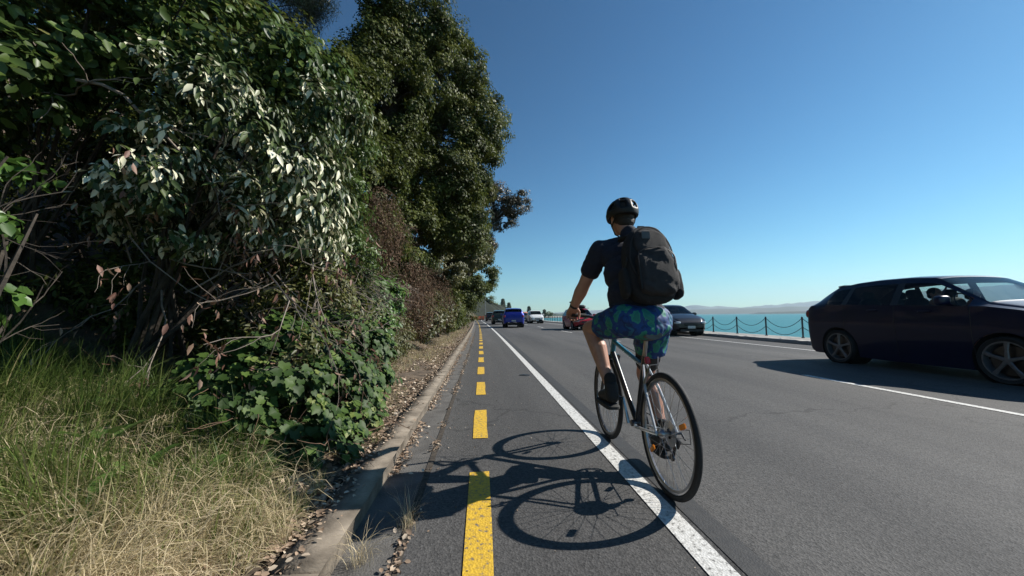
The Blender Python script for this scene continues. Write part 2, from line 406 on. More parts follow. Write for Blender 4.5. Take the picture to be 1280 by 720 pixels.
def fx(px, Y): return (px - 603) / 476 * Y
# across the bay: low hills, nearer dark spit, faint mountains
ridge('hills', [(fx(660, 2400), 2600, 4), (fx(760, 2400), 2550, 14), (fx(860, 2400), 2500, 27), (fx(960, 2300), 2300, 35), (fx(1060, 2100), 2100, 37), (fx(1200, 1900), 1900, 38), (fx(1400, 1700), 1700, 40)], 300, M_hill, seed=1, amp=6)
ridge('distant_mountains', [(fx(600, 3900), 4000, 20), (fx(800, 3900), 4000, 48), (fx(870, 3900), 3950, 92), (fx(930, 3900), 3900, 62), (fx(980, 3800), 3850, 92), (fx(1030, 3800), 3750, 125), (fx(1150, 3600), 3600, 170), (fx(1250, 3300), 3300, 235), (fx(1330, 3100), 3100, 240), (fx(1500, 2900), 2900, 200)], 450, M_hill2, seed=8, amp=30)
ridge('spit', [(fx(955, 1500), 1500, -2), (fx(965, 1500), 1500, 4.2), (fx(1010, 1480), 1480, 7.5), (fx(1080, 1450), 1450, 8.5), (fx(1300, 1300), 1300, 9)], 40, M_trees, seed=3, amp=.8)
# the beach the road runs on to
V = [(fx(640, 330), 330, -.6), (fx(700, 560), 560, -2.0), (fx(735, 800), 800, -2.2), (fx(775, 1300), 1300, -2.35), (fx(740, 1500), 1500, -1), (-300, 1500, -1), (-300, 330, -.6), (0, 330, -.5)]
me = bpy.data.meshes.new('beach'); me.from_pydata(V, [], [list(range(len(V)))]); tag(obj('beach', me, M_beach), kind='structure')
ridge('wooded_shore', [(fx(560, 900), 950, 6), (fx(640, 900), 950, 7), (fx(690, 900), 950, 6.5), (fx(725, 1100), 1150, 6), (fx(765, 1300), 1330, 3)], 30, M_trees, seed=5, amp=3)
ridge('headland', [(-120, 120, 60), (-60, 140, 44), (-28, 155, 30), (-10, 165, 15), (-3, 172, 10), (2.5, 178, 7.5), (5.0, 182, 5.), (7.0, 186, 2.2), (8.0, 190, 0)], 26, mat('headland_scrub', (.017, .024, .010), .95, col2=(.007, .010, .005), scale=.25, bump=1, bscale=.9), seed=6, amp=1.0)

# ------------------------------------------------------------------ foliage helpers
def rot_leaves(C, N, T, size, tv, tf, curl=None):
    """C centres, N normals, T tip directions, tv template verts, tf template faces"""
    C = np.asarray(C, float); n = len(C)
    N = N / (np.linalg.norm(N, axis=1)[:, None] + 1e-9)
    T = T - N * (T * N).sum(1)[:, None]; T /= np.linalg.norm(T, axis=1)[:, None] + 1e-9
    S = np.cross(T, N)
    size = np.broadcast_to(size, (n,)); tv = np.asarray(tv, float); m = len(tv)
    V = C[:, None] + size[:, None, None] * (S[:, None] * tv[None, :, 0:1] + T[:, None] * tv[None, :, 1:2] + N[:, None] * tv[None, :, 2:3])
    F = (np.asarray(tf)[None] + (np.arange(n) * m)[:, None, None]).reshape(-1, len(tf[0]))
    return V.reshape(-1, 3), F
LANCE = ([(0, 0, 0), (.17, .35, .05), (.15, .7, .03), (0, 1, -.08), (-.15, .7, .03), (-.17, .35, .05), (0, .35, -.02), (0, .7, -.04)],
         [(0, 1, 6, 6), (6, 1, 2, 7), (7, 2, 3, 3), (0, 6, 5, 5), (6, 7, 4, 5), (7, 3, 4, 4)])
OVAL = ([(0, 0, 0), (.28, .3, .07), (.27, .68, .06), (0, 1, -.06), (-.27, .68, .06), (-.28, .3, .07), (0, .3, -.02), (0, .68, -.03)], LANCE[1])
SMALL = ([(0, 0, 0), (.3, .5, .06), (0, 1, 0), (-.3, .5, .06)], [(0, 1, 2, 3)])
IVY = ([(0, .02, 0), (.26, -.12, .05), (.5, .08, 0), (.43, .28, .05), (.45, .52, 0), (.24, .66, .04), (0, .95, -.10), (-.24, .66, .04), (-.45, .52, 0), (-.43, .28, .05), (-.5, .08, 0), (-.26, -.12, .05), (0, .3, -.04)],
       [(12, 0, 1, 2), (12, 2, 3, 4), (12, 4, 5, 6), (12, 6, 7, 8), (12, 8, 9, 10), (12, 10, 11, 0)])
WILLOW = ([(0, 0, 0), (.2, .35, .06), (.17, .7, .04), (0, 1.1, -.12), (-.17, .7, .04), (-.2, .35, .06), (0, .35, -.03), (0, .7, -.05)], LANCE[1])
NEEDLE = ([(0, 0, 0), (.035, .5, 0), (0, 1, 0), (-.035, .5, 0)], [(0, 1, 2, 3)])
def tri_fix(F):
    F = np.asarray(F); d = F[:, 2] == F[:, 3]
    return [F[~d], F[d][:, :3]]
def unit(n): 
    v = rng.normal(size=(n, 3)); return v / np.linalg.norm(v, axis=1)[:, None]
def leaf_obj(name, C, N, T, size, tmpl, m, parent=None, fr=None, smooth=True):
    V, F = rot_leaves(C, N, T, size, *tmpl)
    k = len(tmpl[1]); n = len(C)
    fr = rng.random(n) if fr is None else fr
    # faces are ordered leaf by leaf; keep the colour value in step after splitting quads and tris
    rf = np.repeat(fr, k); d = F[:, 2] == F[:, 3]
    Fs = [F[~d], F[d][:, :3]]; rv = np.concatenate([rf[~d], rf[d]])
    return obj(name, mesh_np(name, V, Fs, rv, smooth), m, parent)
def clumps(ell, n_cl, r_cl, per, keep=None, inner=.12, flat=.75):
    """leaf positions: n_cl clumps scattered over the skin of the ellipsoids, per leaves in each.
    ell = [(cx,cy,cz,rx,ry,rz)]; keep(P) culls clump centres; returns positions, outward normals, per-leaf clump random"""
    E_ = np.array(ell, float); area = (E_[:, 3] * E_[:, 4] + E_[:, 4] * E_[:, 5] + E_[:, 3] * E_[:, 5]); pick = rng.choice(len(E_), n_cl, p=area / area.sum())
    u = unit(n_cl); rad = 1 - inner * rng.random(n_cl) ** .7 * 3
    P = E_[pick, :3] + u * E_[pick, 3:] * rad[:, None]
    ok = np.ones(n_cl, bool)
    for e in E_:                                     # drop clumps buried inside another lobe
        q = ((P - e[:3]) / e[3:]); ok &= (q ** 2).sum(1) > .30
    if keep is not None: ok &= keep(P)
    P = P[ok]; u = u[ok]; n = len(P)
    rc = r_cl * rng.uniform(.55, 1.35, n); k = (per * rng.uniform(.6, 1.4, n)).astype(int)
    idx = np.repeat(np.arange(n), k); N = len(idx)
    v = unit(N); rr_ = rng.random(N) ** .5
    off = v * (rc[idx] * rr_)[:, None]; off[:, 2] *= flat
    C = P[idx] + off
    nrm = v * .55 + u[idx] * .45 + unit(N) * .55 + np.array([0, 0, .2]) + np.array(SUN) * .5   # leaves turn to the light
    return C, nrm, rng.random(n)[idx], P, rc
def droop(n, a=.5): return unit(n) + np.array([0, 0, -a])

BR = []
def branch(mb, p, d, L, r, depth, spread=.6, up=.05, k=6, n=3, taper=.7, kids=(2, 4), wob=.18):
    """recursive branch of tapering tubes"""
    P = [np.array(p, float)]; d = np.array(d, float); d /= np.linalg.norm(d)
    for i in range(k):
        d = d + np.random.default_rng(int(rng.integers(1 << 30))).normal(size=3) * wob; d[2] += up; d /= np.linalg.norm(d)
        P.append(P[-1] + d * L / k)
    mb.tube(P, np.linspace(r, r * .45, k + 1), n, cap=False)
    tips = [P[-1]]
    if depth > 0:
        for q in range(int(rng.integers(kids[0], kids[1] + 1))):
            i = int(rng.integers(1, k + 1)); dd = d + rng.normal(size=3) * spread
            tips += branch(mb, P[i], dd, L * taper * rng.uniform(.6, 1), r * .5, depth - 1, spread, up, k, n, taper, kids, wob)
    return tips
M_bark = mat('rough_bark', (.065, .050, .038), .9, col2=(.03, .024, .018), scale=14, bump=.8, bscale=30)
M_twig = mat('grey_dead_twigs', (.24, .20, .165), .85, col2=(.12, .095, .075), scale=10)
M_red = mat('brown_dead_vine', (.15, .085, .050), .9, col2=(.075, .043, .027), scale=12)
G_dark = [(.0, (.018, .026, .006)), (.30, (.048, .064, .013)), (.7, (.105, .125, .024)), (1., (.20, .20, .055))]
L_ever = leaf_mat('evergreen_leaves', G_dark, rough=.5, spec=.2, trans=.34)
L_olive = leaf_mat('olive_leaves', [(0, (.05, .055, .015)), (.5, (.095, .10, .026)), (1, (.18, .165, .05))], rough=.5)
L_broad = leaf_mat('broad_glossy_leaves', [(0, (.030, .05, .012)), (.5, (.065, .105, .024)), (.9, (.12, .18, .04)), (1, (.22, .20, .07))], rough=.4, spec=.35, trans=.32)
L_pale = leaf_mat('silver_backed_leaves', [(0, (.022, .040, .010)), (.46, (.055, .082, .022)), (.62, (.09, .12, .035)), (.67, (.50, .49, .34)), (1, (.86, .82, .62))], rough=.45, spec=.35, trans=.12)
L_pine = leaf_mat('pine_needles', [(0, (.028, .040, .014)), (1, (.095, .112, .040))], rough=.5, trans=.15)
L_ivy = leaf_mat('ivy_leaves', [(0, (.020, .040, .010)), (.5, (.042, .080, .018)), (.85, (.095, .15, .03)), (1, (.22, .25, .08))], rough=.5, spec=.2, trans=.25)
L_dead = leaf_mat('dead_leaves', [(0, (.10, .045, .03)), (.5, (.20, .10, .07)), (1, (.34, .24, .17))], rough=.6, trans=.2)
L_litter = leaf_mat('fallen_leaves', [(0, (.15, .10, .065)), (.5, (.33, .23, .155)), (.85, (.46, .36, .26)), (1, (.6, .51, .40))], rough=.75, trans=.05)
L_bright = leaf_mat('bright_green_leaves', [(0, (.045, .09, .02)), (.5, (.08, .16, .03)), (1, (.15, .24, .06))], rough=.4, trans=.35)
L_gold = leaf_mat('yellowing_leaves', [(0, (.12, .13, .03)), (.6, (.22, .20, .05)), (1, (.34, .24, .08))], rough=.5, trans=.3)

def woody(parent, base, top, r, lobes, name='trunk', lean=.2, m=None, nb=None):
    """tapered trunk with limbs reaching into the lobes of the crown"""
    mb = MB(); b = np.array(base, float); t = np.array(top, float); n = 9
    P = [b + (t - b) * s + np.array([math.sin(s * 5) * .12, math.cos(s * 4) * .1, 0]) * np.linalg.norm(t - b) * .08 for s in np.linspace(0, 1, n)]
    P[0] = b + np.array([0, 0, -.15])
    mb.tube(P, np.linspace(r, r * .35, n), 9); P = np.array(P)
    lb = MB(); got = False
    for e in lobes[:nb]:
        c = np.array(e[:3]); i = int(np.clip(np.argmin(np.linalg.norm(P - c, axis=1)) - 1, 1, n - 2)); a = P[i]
        mid = (a + c) / 2 + rng.normal(size=3) * .15; mid[2] += .1
        q = np.linspace(0, 1, 6)[:, None]; pts = (1 - q) ** 2 * a + 2 * q * (1 - q) * mid + q ** 2 * c
        lb.tube(pts, np.linspace(r * .45, r * .12, 6), 6, cap=False); got = True
        for z in range(4):
            tip = c + unit(1)[0] * np.array(e[3:]) * .85
            lb.tube(np.array([pts[3], (pts[3] + tip) / 2 + rng.normal(size=3) * .08, tip]), [r * .16, r * .1, r * .03], 4, cap=False)
    tr = mb.build(name, m or M_bark, parent)
    if got: lb.build('limb', m or M_bark, tr)
    return tr

# world-space helper for this file's author: X right of the camera, Y along the road, Z up (metres)
def grp(P, base): return np.asarray(P) - np.array(base)

def tree(name, label, cat, base, lobes, n_cl, r_cl, per, lm, size, tmpl=SMALL, group=None, trunk_r=.16, keep=None, extra=None, dr=.5, flat=.75, top=None, nb=6, cutroad=True):
    t = thing(name, label, cat, base, 0, group); base = np.array(base, float)
    def kp(P):
        ok = P[:, 2] > .35
        if keep is not None: ok &= keep(P)
        return ok
    C, N, cr, P, rc = clumps(lobes, n_cl, r_cl, per, kp, flat=flat)
    C = C[C[:, 2] > -9] if False else C
    fr = np.clip(.5 * rng.random(len(C)) + .5 * cr, 0, 1)
    sz = size * rng.uniform(.6, 1.3, len(C))
    leaf_obj('crown', C - base, N, droop(len(C), dr), sz, tmpl, lm, t, fr)
    E_ = np.array(lobes, float)
    tp = np.array(top) if top is not None else E_[np.argmax(E_[:, 2]), :3]
    woody(t, (0, 0, 0), tp - base, trunk_r, [tuple(np.array(e[:3]) - base) + tuple(e[3:]) for e in lobes], nb=nb)
    if extra: extra(t, base, P, rc)
    return t
near_side = lambda lim: (lambda P: rng.random(len(P)) < np.where(P[:, 0] > lim, 1, .25))

# --- the tall evergreens beside the cycle lane
tree('evergreen_tree', 'tall dark glossy evergreen with clumped ivy-hung crown, the tallest tree beside the cycle lane', 'tree', (-3.3, 9.8, .9),
     [(-1.85, 9.6, 8.6, 1.2, 1.6, 1.7), (-1.5, 10.2, 7.3, 1.35, 1.5, 1.3), (-.85, 10.8, 6.1, 1.25, 1.5, 1.2), (-2.4, 9.0, 6.3, 1.5, 1.4, 1.4), (-.15, 10.9, 6.7, .95, 1.2, 1.1), (-.75, 10.6, 8.2, 1.0, 1.2, 1.2), (-.55, 10.4, 5.2, 1.0, 1.2, .9), (-.75, 10.4, 3.4, .95, 1.2, .8), (-1.9, 9.2, 3.0, 1.1, 1.2, 1.2), (-1.2, 10.2, 4.6, 1.25, 1.5, 1.2), (-2.25, 8.9, 7.5, .6, 1.0, 1.3), (-2.6, 9.0, 4.2, 1.3, 1.4, 1.5), (-3.0, 9.6, 6.0, .9, 1.2, .9)],
     1000, .31, 330, L_ever, .075, keep=near_side(-3.6), trunk_r=.28)
tree('evergreen_tree', 'narrow dark evergreen with small leaves and brown dead twigs, left of the tallest tree', 'tree', (-3.6, 6.8, 1.0),
     [(-2.5, 6.9, 4.9, .75, .8, .95), (-2.2, 7.1, 3.6, .75, .8, .9), (-3.0, 6.7, 3.9, .9, .9, 1.3), (-2.15, 7.4, 2.5, .7, .9, .8), (-2.95, 6.8, 5.2, .5, .6, .45)],
     230, .27, 300, L_ever, .07, keep=near_side(-3.6), trunk_r=.15)
tree('pine_tree', 'feathery dark pine filling the top of the picture behind the broadleaf shrubs', 'tree', (-4.2, 8.6, 1.8),
     [(-4.9, 8.6, 8.2, 1.5, 1.2, .8), (-4.5, 8.8, 9.3, 1.0, 1.2, .8), (-5.6, 8.4, 9.6, 1.4, 1.2, .9), (-5.4, 8.6, 7.2, 1.4, 1.0, .6)],
     170, .42, 420, L_pine, .17, tmpl=NEEDLE, trunk_r=.2, dr=-.1, flat=.5)
tree('olive_leaved_tree', 'olive green wispy tree leaning towards the road just beyond the tallest tree', 'tree', (-2.6, 13.6, .8),
     [(-.6, 13.6, 5.6, 1.15, 1.3, .85), (-.9, 13.2, 4.3, 1.15, 1.3, .8), (-.5, 14.2, 3.4, .95, 1.3, .8), (-1.9, 13.0, 5.4, 1.2, 1.3, 1.1), (-1.6, 13.0, 2.6, 1.0, 1.3, .8), (-2.2, 13.0, 3.7, 1.0, 1.2, 1.0)],
     330, .3, 300, L_olive, .10, tmpl=NEEDLE and LANCE, keep=near_side(-2.6), trunk_r=.17, dr=.2, flat=.4)
tree('slender_tree', 'sparse small-leaved tree with reddish leaves whose twigs stick out furthest over the lane', 'tree', (-1.9, 19, .7),
     [(1.6, 18.8, 6.5, .85, .9, .6), (2.0, 18.8, 7.0, .45, .6, .4), (1.35, 18.8, 6.6, .8, .9, .55), (.7, 18.8, 7.2, .7, .9, .6), (1.0, 19.0, 5.9, .75, .9, .5), (.1, 19, 6.2, .9, .9, 1.2), (.0, 19, 4.6, .9, 1, .9), (1.9, 18.8, 6.75, .35, .5, .3)],
     220, .24, 95, leaf_mat('reddish_green_leaves', [(0, (.04, .035, .02)), (.6, (.07, .065, .03)), (1, (.16, .10, .05))], rough=.4), .09, trunk_r=.13, dr=.3, top=(.9, 19, 6.4))
tree('evergreen_tree', 'dense dark evergreen behind the sparse reddish tree at the bend of the greenery', 'tree', (-2.4, 20.5, .7),
     [(-.5, 20.5, 4.6, 1.3, 1.6, 1.2), (-.3, 21.2, 3.2, 1.2, 1.6, 1.1), (-.9, 19.5, 2.4, 1.2, 1.5, 1.0), (-1.6, 20, 5.8, 1.4, 1.5, 1.5)],
     260, .36, 240, L_ever, .11, keep=near_side(-2.6), trunk_r=.2)
far_spec = [('low roadside tree with a rounded dark crown, first of the row past the evergreens', -2.8, 27, 3.0, 1.9, L_ever), ('olive roadside tree, shorter than its neighbours in the row past the evergreens', -3.2, 33, 2.7, 1.9, L_olive),
            ('dark roadside tree halfway down the row towards the headland', -4.0, 41, 3.6, 2.3, L_ever), ('pale olive roadside tree near the far end of the row', -5.2, 51, 4.0, 2.8, L_olive), ('last dark tree of the row before the orange barrier', -7.4, 64, 5.0, 3.6, L_ever)]
for k_, (lab, x, y, h, r_, lm) in enumerate(far_spec):
    tree('roadside_tree', lab, 'tree', (x, y, float(zg(x, y)) - .2), [(x, y, h * .75, r_, r_ * 1.6, h * .42), (x + .5, y - 1, h * .42, r_, r_ * 1.5, h * .4), (x + .2, y + 1.2, h * .5, r_, r_ * 1.5, h * .45)],
         int(110 + 20 * k_), .42 + .05 * k_, 120, lm, .14 + .03 * k_, group='trees lining the road', trunk_r=.16)

# --- shrubs of the near verge
def shrub(name, label, cat, base, lobes, n_cl, r_cl, per, lm, size, tmpl, dr=.5, keep=None, stems=5, flat=.8, frf=None, group=None, inner=.12, sm=None, nz=.35):
    t = thing(name, label, cat, base, 0, group); b = np.array(base, float)
    C, N, cr, P, rc = clumps(lobes, n_cl, r_cl, per, keep, inner=inner, flat=flat)
    ok = C[:, 2] > zg(C[:, 0], C[:, 1]) - .02; C, N, cr = C[ok], N[ok], cr[ok]
    fr = np.clip(.6 * rng.random(len(C)) + .4 * cr, 0, 1) if frf is None else frf(C, cr)
    leaf_obj('foliage', C - b, N, droop(len(C), dr), size * rng.uniform(.55, 1.25, len(C)), tmpl, lm, t, fr)
    mb = MB(); E_ = np.array(lobes)
    for i_ in range(stems):
        e = E_[i_ % len(E_)]; tip = e[:3] + unit(1)[0] * e[3:] * .7 - b; st = rng.normal(size=3) * [.1, .1, 0]
        q = np.linspace(0, 1, 7)[:, None]; mid = (st + tip) / 2 + rng.normal(size=3) * .15
        P_ = (1 - q) ** 2 * st + 2 * q * (1 - q) * mid + q ** 2 * tip
        mb.tube(P_, np.linspace(.022, .006, 7), 5, cap=False)
        branch(mb, P_[4], P_[5] - P_[3], .45, .006, 2, .7, 0, 4, 3)
    mb.build('stem', sm or M_bark, t)
    return t
def pale_fr(C, cr):
    return np.clip(rng.random(len(C)) * .72 + .40 * cr - .14 + .10 * (C[:, 2] < 2.4), 0, 1)
shrub('silver_leaved_shrub', 'large shrub hung with silvery white leaf undersides beside the tall grass', 'shrub', (-2.9, 3.6, .7),
      [(-2.05, 3.1, 2.55, .62, .5, .45), (-1.62, 3.2, 2.25, .5, .45, .45), (-1.6, 3.25, 1.9, .45, .42, .38), (-2.25, 3.05, 1.95, .62, .5, .42), (-2.55, 3.1, 2.2, .42, .45, .42), (-2.3, 3.3, 2.85, .55, .5, .35), (-1.5, 3.6, 2.9, .4, .4, .4), (-2.3, 3.7, 2.3, .85, .45, .7), (-1.6, 3.7, 2.1, .4, .4, .6)],
      400, .15, 46, L_pale, .080, WILLOW, dr=1.8, keep=lambda P: rng.random(len(P)) < .9, frf=pale_fr, stems=12)
shrub('broadleaf_shrub', 'overhanging green broad-leaved shrub in the upper corner above the silvery shrub', 'shrub', (-4.2, 3.6, 1.2),
      [(-3.4, 3.2, 3.3, .9, .6, .45), (-2.6, 3.5, 3.55, .9, .6, .4), (-4.2, 3.2, 2.9, .8, .7, .6), (-1.9, 3.9, 3.5, .5, .5, .35), (-3.0, 3.0, 3.9, .9, .6, .4), (-3.3, 2.9, 2.75, .45, .4, .22)],
      260, .2, 52, L_broad, .085, OVAL, dr=.7, stems=12)
shrub('leafy_sprig', 'bright glossy sprig of large green leaves standing up out of the tall grass', 'shrub', (-2.6, 2.2, .5),
      [(-2.50, 2.2, 1.60, .13, .15, .14), (-2.5, 2.2, 1.12, .12, .15, .14), (-2.52, 2.25, 1.88, .1, .15, .1)],
      14, .09, 16, L_bright, .085, OVAL, dr=.6, stems=4, inner=.3)
shrub('laurel_shrub', 'dark leafy shrub with orange-tinged tips behind the silvery shrub', 'shrub', (-2.6, 4.6, .9),
      [(-1.75, 4.5, 3.1, .5, .5, .5), (-1.7, 4.6, 2.4, .4, .5, .5), (-2.2, 4.8, 3.7, .7, .6, .5), (-1.55, 4.6, 1.75, .35, .4, .35), (-2.4, 4.5, 2.8, .8, .4, .8), (-3.2, 4.4, 3.4, .9, .4, .7)],
      300, .17, 60, L_broad, .07, LANCE, dr=.6, stems=8)
shrub('golden_shrub', 'yellowing shrub top catching the sun against the blue gap in the trees', 'shrub', (-2.9, 7.6, 1.2),
      [(-2.95, 7.5, 5.35, .4, .4, .35)], 24, .2, 120, L_gold, .06, SMALL, stems=3)
# undergrowth filling the shaded hollow beneath and behind
shrub('shaded_undergrowth', 'deeply shaded tangle of leaves in the hollow behind the grass', 'undergrowth', (-3.8, 4.4, 1.0),
      [(-3.2, 4.2, 1.3, .9, .5, .7), (-2.2, 4.3, 1.2, .9, .5, .8), (-4.3, 4.0, 1.9, 1.0, .6, .9), (-3.6, 4.6, 2.6, 1.3, .5, 1.0), (-5.2, 4.0, 2.6, 1.0, .8, 1.4), (-2.3, 4.9, 2.2, .8, .5, 1.2)],
      330, .22, 130, L_ever, .075, LANCE, dr=.6, stems=14)
shrub('shaded_undergrowth', 'dense dark leafy backdrop shrubs between the hollow and the narrow evergreen', 'undergrowth', (-4.2, 6, 1.2),
      [(-2.6, 5.8, 1.9, 1.0, .6, 1.0), (-3.6, 6.0, 3.2, 1.2, .8, 1.5), (-4.8, 5.6, 4.4, 1.4, .9, 1.4), (-2.6, 5.7, 3.1, .7, .6, .8), (-5.5, 5.6, 5.6, 1.6, .9, 1.4), (-3.6, 6.2, 5.2, 1.0, .8, 1.0)],
      420, .28, 150, L_ever, .085, SMALL, stems=14)
# dead hanging leaves and bare twigs under the silvery shrub
t = thing('dead_branch', 'fallen branches with hanging reddish brown dead leaves under the silvery shrub', 'dead branch', (-2.2, 3.2, 1.3))
mb = MB(); tips = []
for q in range(13):
    st = np.array([rng.uniform(-.75, .75), rng.uniform(-.25, .25), rng.uniform(-.15, .35)])
    tips += branch(mb, st, (rng.uniform(-.2, 1), rng.uniform(-.5, .2), rng.uniform(-.7, .2)), rng.uniform(.5, .9), .007, 2, .55, -.03, 5, 4)
mb.build('stem', M_twig, t)
tips = np.array(tips); tips = tips[rng.random(len(tips)) < .8]; idx = np.repeat(np.arange(len(tips)), 4)
C = tips[idx] + rng.normal(size=(len(idx), 3)) * .035
leaf_obj('foliage', C, unit(len(C)), droop(len(C), 2.5), .06 * rng.uniform(.5, 1.2, len(C)), WILLOW, L_dead, t)
t = thing('dead_branch', 'pale grey leafless brushwood between the ivy and the brown vines', 'dead branch', (-1.7, 4.7, 1.3))
mb = MB()
for q in range(30):
    st = np.array([rng.uniform(-.4, .2), rng.uniform(-.3, .3), rng.uniform(-.1, .5)])
    branch(mb, st, (rng.uniform(.1, 1), rng.uniform(-.7, .1), rng.uniform(-.7, .1)), rng.uniform(.4, .8), .005, 2, .35, -.04, 5, 3)
mb.build('stem', M_twig, t)
t = thing('bare_branch', 'long grey leafless branch reaching across the silvery shrub', 'branch', (-2.9, 2.85, 2.75))
mb = MB(); branch(mb, (0, 0, 0), (1, .05, -.12), 1.25, .013, 2, .4, .01, 8, 5); branch(mb, (-.55, .1, -.1), (.6, 0, .35), .7, .009, 1, .4, 0, 8, 5); mb.build('stem', M_twig, t)
# brown dead vines
def vine(label, c, rad, n, seed):
    t = thing('dead_vine', label, 'dead vine', c, 0, 'curtains of brown dead vine')
    mb = MB()
    for q in range(n):
        u = unit(1)[0] * np.array(rad) * rng.uniform(.7, 1.); u[2] = abs(u[2]) * rng.choice([1, 1, -1, .2])
        branch(mb, u, (rng.normal() * .5 + .1, rng.normal() * .5, -.7), rng.uniform(.3, .7) * rad[2], .0045, 1, .7, -.04, 6, 3, kids=(3, 6), wob=.35)
    mb.build('stem', M_red, t)
    N = n * 50; u = unit(N) * np.array(rad) * (rng.random(N) ** .35)[:, None]
    leaf_obj('foliage', u, unit(N), droop(N, 1), .045 * rng.uniform(.4, 1.1, N), LANCE, leaf_mat('vine_dead_leaves', [(0, (.06, .035, .02)), (.7, (.15, .085, .045)), (1, (.25, .17, .10))], rough=.8, trans=.1), t)
vine('thick reddish brown curtain of dead vine reaching down to the verge', (-1.25, 7.2, 1.35), (.38, .5, .75), 110, 1)
vine('brown dead vine trailing high on the narrow evergreen', (-1.75, 6.6, 2.45), (.42, .5, .85), 110, 2)
vine('brown dead vine low at the foot of the tallest tree', (-1.2, 9.6, 1.4), (.5, .7, .8), 70, 4)
# greener shrubs along the verge foot
vs_ = [('bright green leafy shrub below the grey brushwood', (-1.62, 5.6, .6), [(-1.5, 5.6, 1.3, .38, .45, .35), (-1.45, 5.3, .9, .3, .4, .25)], L_bright, .075, OVAL, 60, 46),
       ('dull green tangled shrub at the foot of the thick brown vine', (-1.5, 6.6, .4), [(-1.45, 6.5, .75, .3, .5, .3), (-1.5, 5.9, .55, .28, .5, .25)], L_olive, .05, LANCE, 50, 90),
       ('leafy green shrub low beside the kerb, first past the thick brown vine', (-1.4, 8.6, .5), [(-1.25, 8.6, 1.0, .4, .9, .5)], L_olive, .07, SMALL, 50, 110),
       ('leafy green shrub beside the kerb at the foot of the tallest tree', (-1.3, 10.3, .5), [(-1.15, 10.2, 1.1, .45, 1.0, .6)], L_olive, .07, SMALL, 50, 110),
       ('low dark shrub beside the kerb under the olive tree', (-1.5, 12.6, .6), [(-1.15, 12.6, 1.2, .5, 1.3, .7)], L_ever, .08, SMALL, 60, 120),
       ('rounded dark shrub beside the kerb just past the olive tree', (-1.5, 15, .6), [(-1.2, 15, 1.3, .5, 1.5, .8)], L_ever, .08, SMALL, 60, 120),
       ('olive shrub beside the kerb below the sparse reddish tree', (-1.7, 18, .5), [(-1.3, 18, 1.2, .5, 2.0, .8)], L_olive, .10, SMALL, 60, 110),
       ('olive shrub beside the kerb, next past the sparse reddish tree', (-1.9, 22, .5), [(-1.5, 22, 1.3, .5, 2.4, 1.0)], L_olive, .10, SMALL, 60, 110),
       ('farthest olive shrub beside the kerb before the row of roadside trees', (-2.1, 26, .5), [(-1.7, 26, 1.4, .6, 2.4, 1.1)], L_olive, .10, SMALL, 60, 110)]
for lab, b_, lobes, lm, sz, tm, n_, per in vs_:
    shrub('verge_shrub', lab, 'shrub', b_, lobes, n_, .16, per, lm, sz, tm, stems=5, group='shrubs along the kerb')
# --- ivy mound
lobes = [(-1.05, 2.6, .16, .24, .35, .22), (-1.02, 3.1, .2, .22, .4, .25), (-1.35, 2.75, .35, .42, .5, .42), (-1.55, 3.2, .62, .45, .5, .40), (-1.8, 2.9, .45, .4, .45, .32), (-1.2, 3.2, .45, .33, .5, .36), (-1.4, 3.7, .75, .4, .5, .38), (-1.25, 2.45, .2, .25, .25, .25), (-1.2, 3.9, .6, .3, .6, .45)]
t = thing('ivy', 'mound of glossy dark ivy tumbling down the bank to the kerb', 'ivy', (-1.5, 3, .3)); b = np.array((-1.5, 3, .3))
C, N, cr, P, rc = clumps(lobes, 430, .12, 30, lambda P: P[:, 2] > .1, inner=.08)
ok = (C[:, 2] > zg(C[:, 0], C[:, 1]) + .01) & (C[:, 0] < -.80); C, N, cr = C[ok], N[ok], cr[ok]
N = N * .6 + np.array([.45, -.35, .5])
leaf_obj('foliage', C - b, N, droop(len(C), 1.1), .060 * rng.uniform(.45, 1.35, len(C)), IVY, L_ivy, t, np.clip(.7 * rng.random(len(C)) + .3 * cr, 0, 1))
mb = MB()
for q in range(70):
    e = lobes[q % len(lobes)]; s_ = np.array(e[:3]) + unit(1)[0] * np.array(e[3:]) - b
    s_[2] = max(s_[2], -.1); branch(mb, s_, (rng.normal(), rng.normal() - .3, rng.normal() * .5), .35, .004, 1, .6, -.04, 5, 3)
mb.build('stem', M_red, t)

# looser scrub growing through and above the ivy
shrub('mixed_scrub', 'loose scrub of thin green leaves and dry stalks growing out of the ivy top', 'shrub', (-1.6, 3.4, .5),
      [(-1.5, 3.6, 1.25, .4, .4, .35), (-1.2, 3.9, 1.0, .3, .5, .35), (-1.9, 3.4, 1.0, .4, .3, .3), (-1.25, 3.0, .75, .3, .4, .3)], 90, .15, 34, L_olive, .055, WILLOW, dr=.4, stems=16, inner=.25, sm=M_twig)
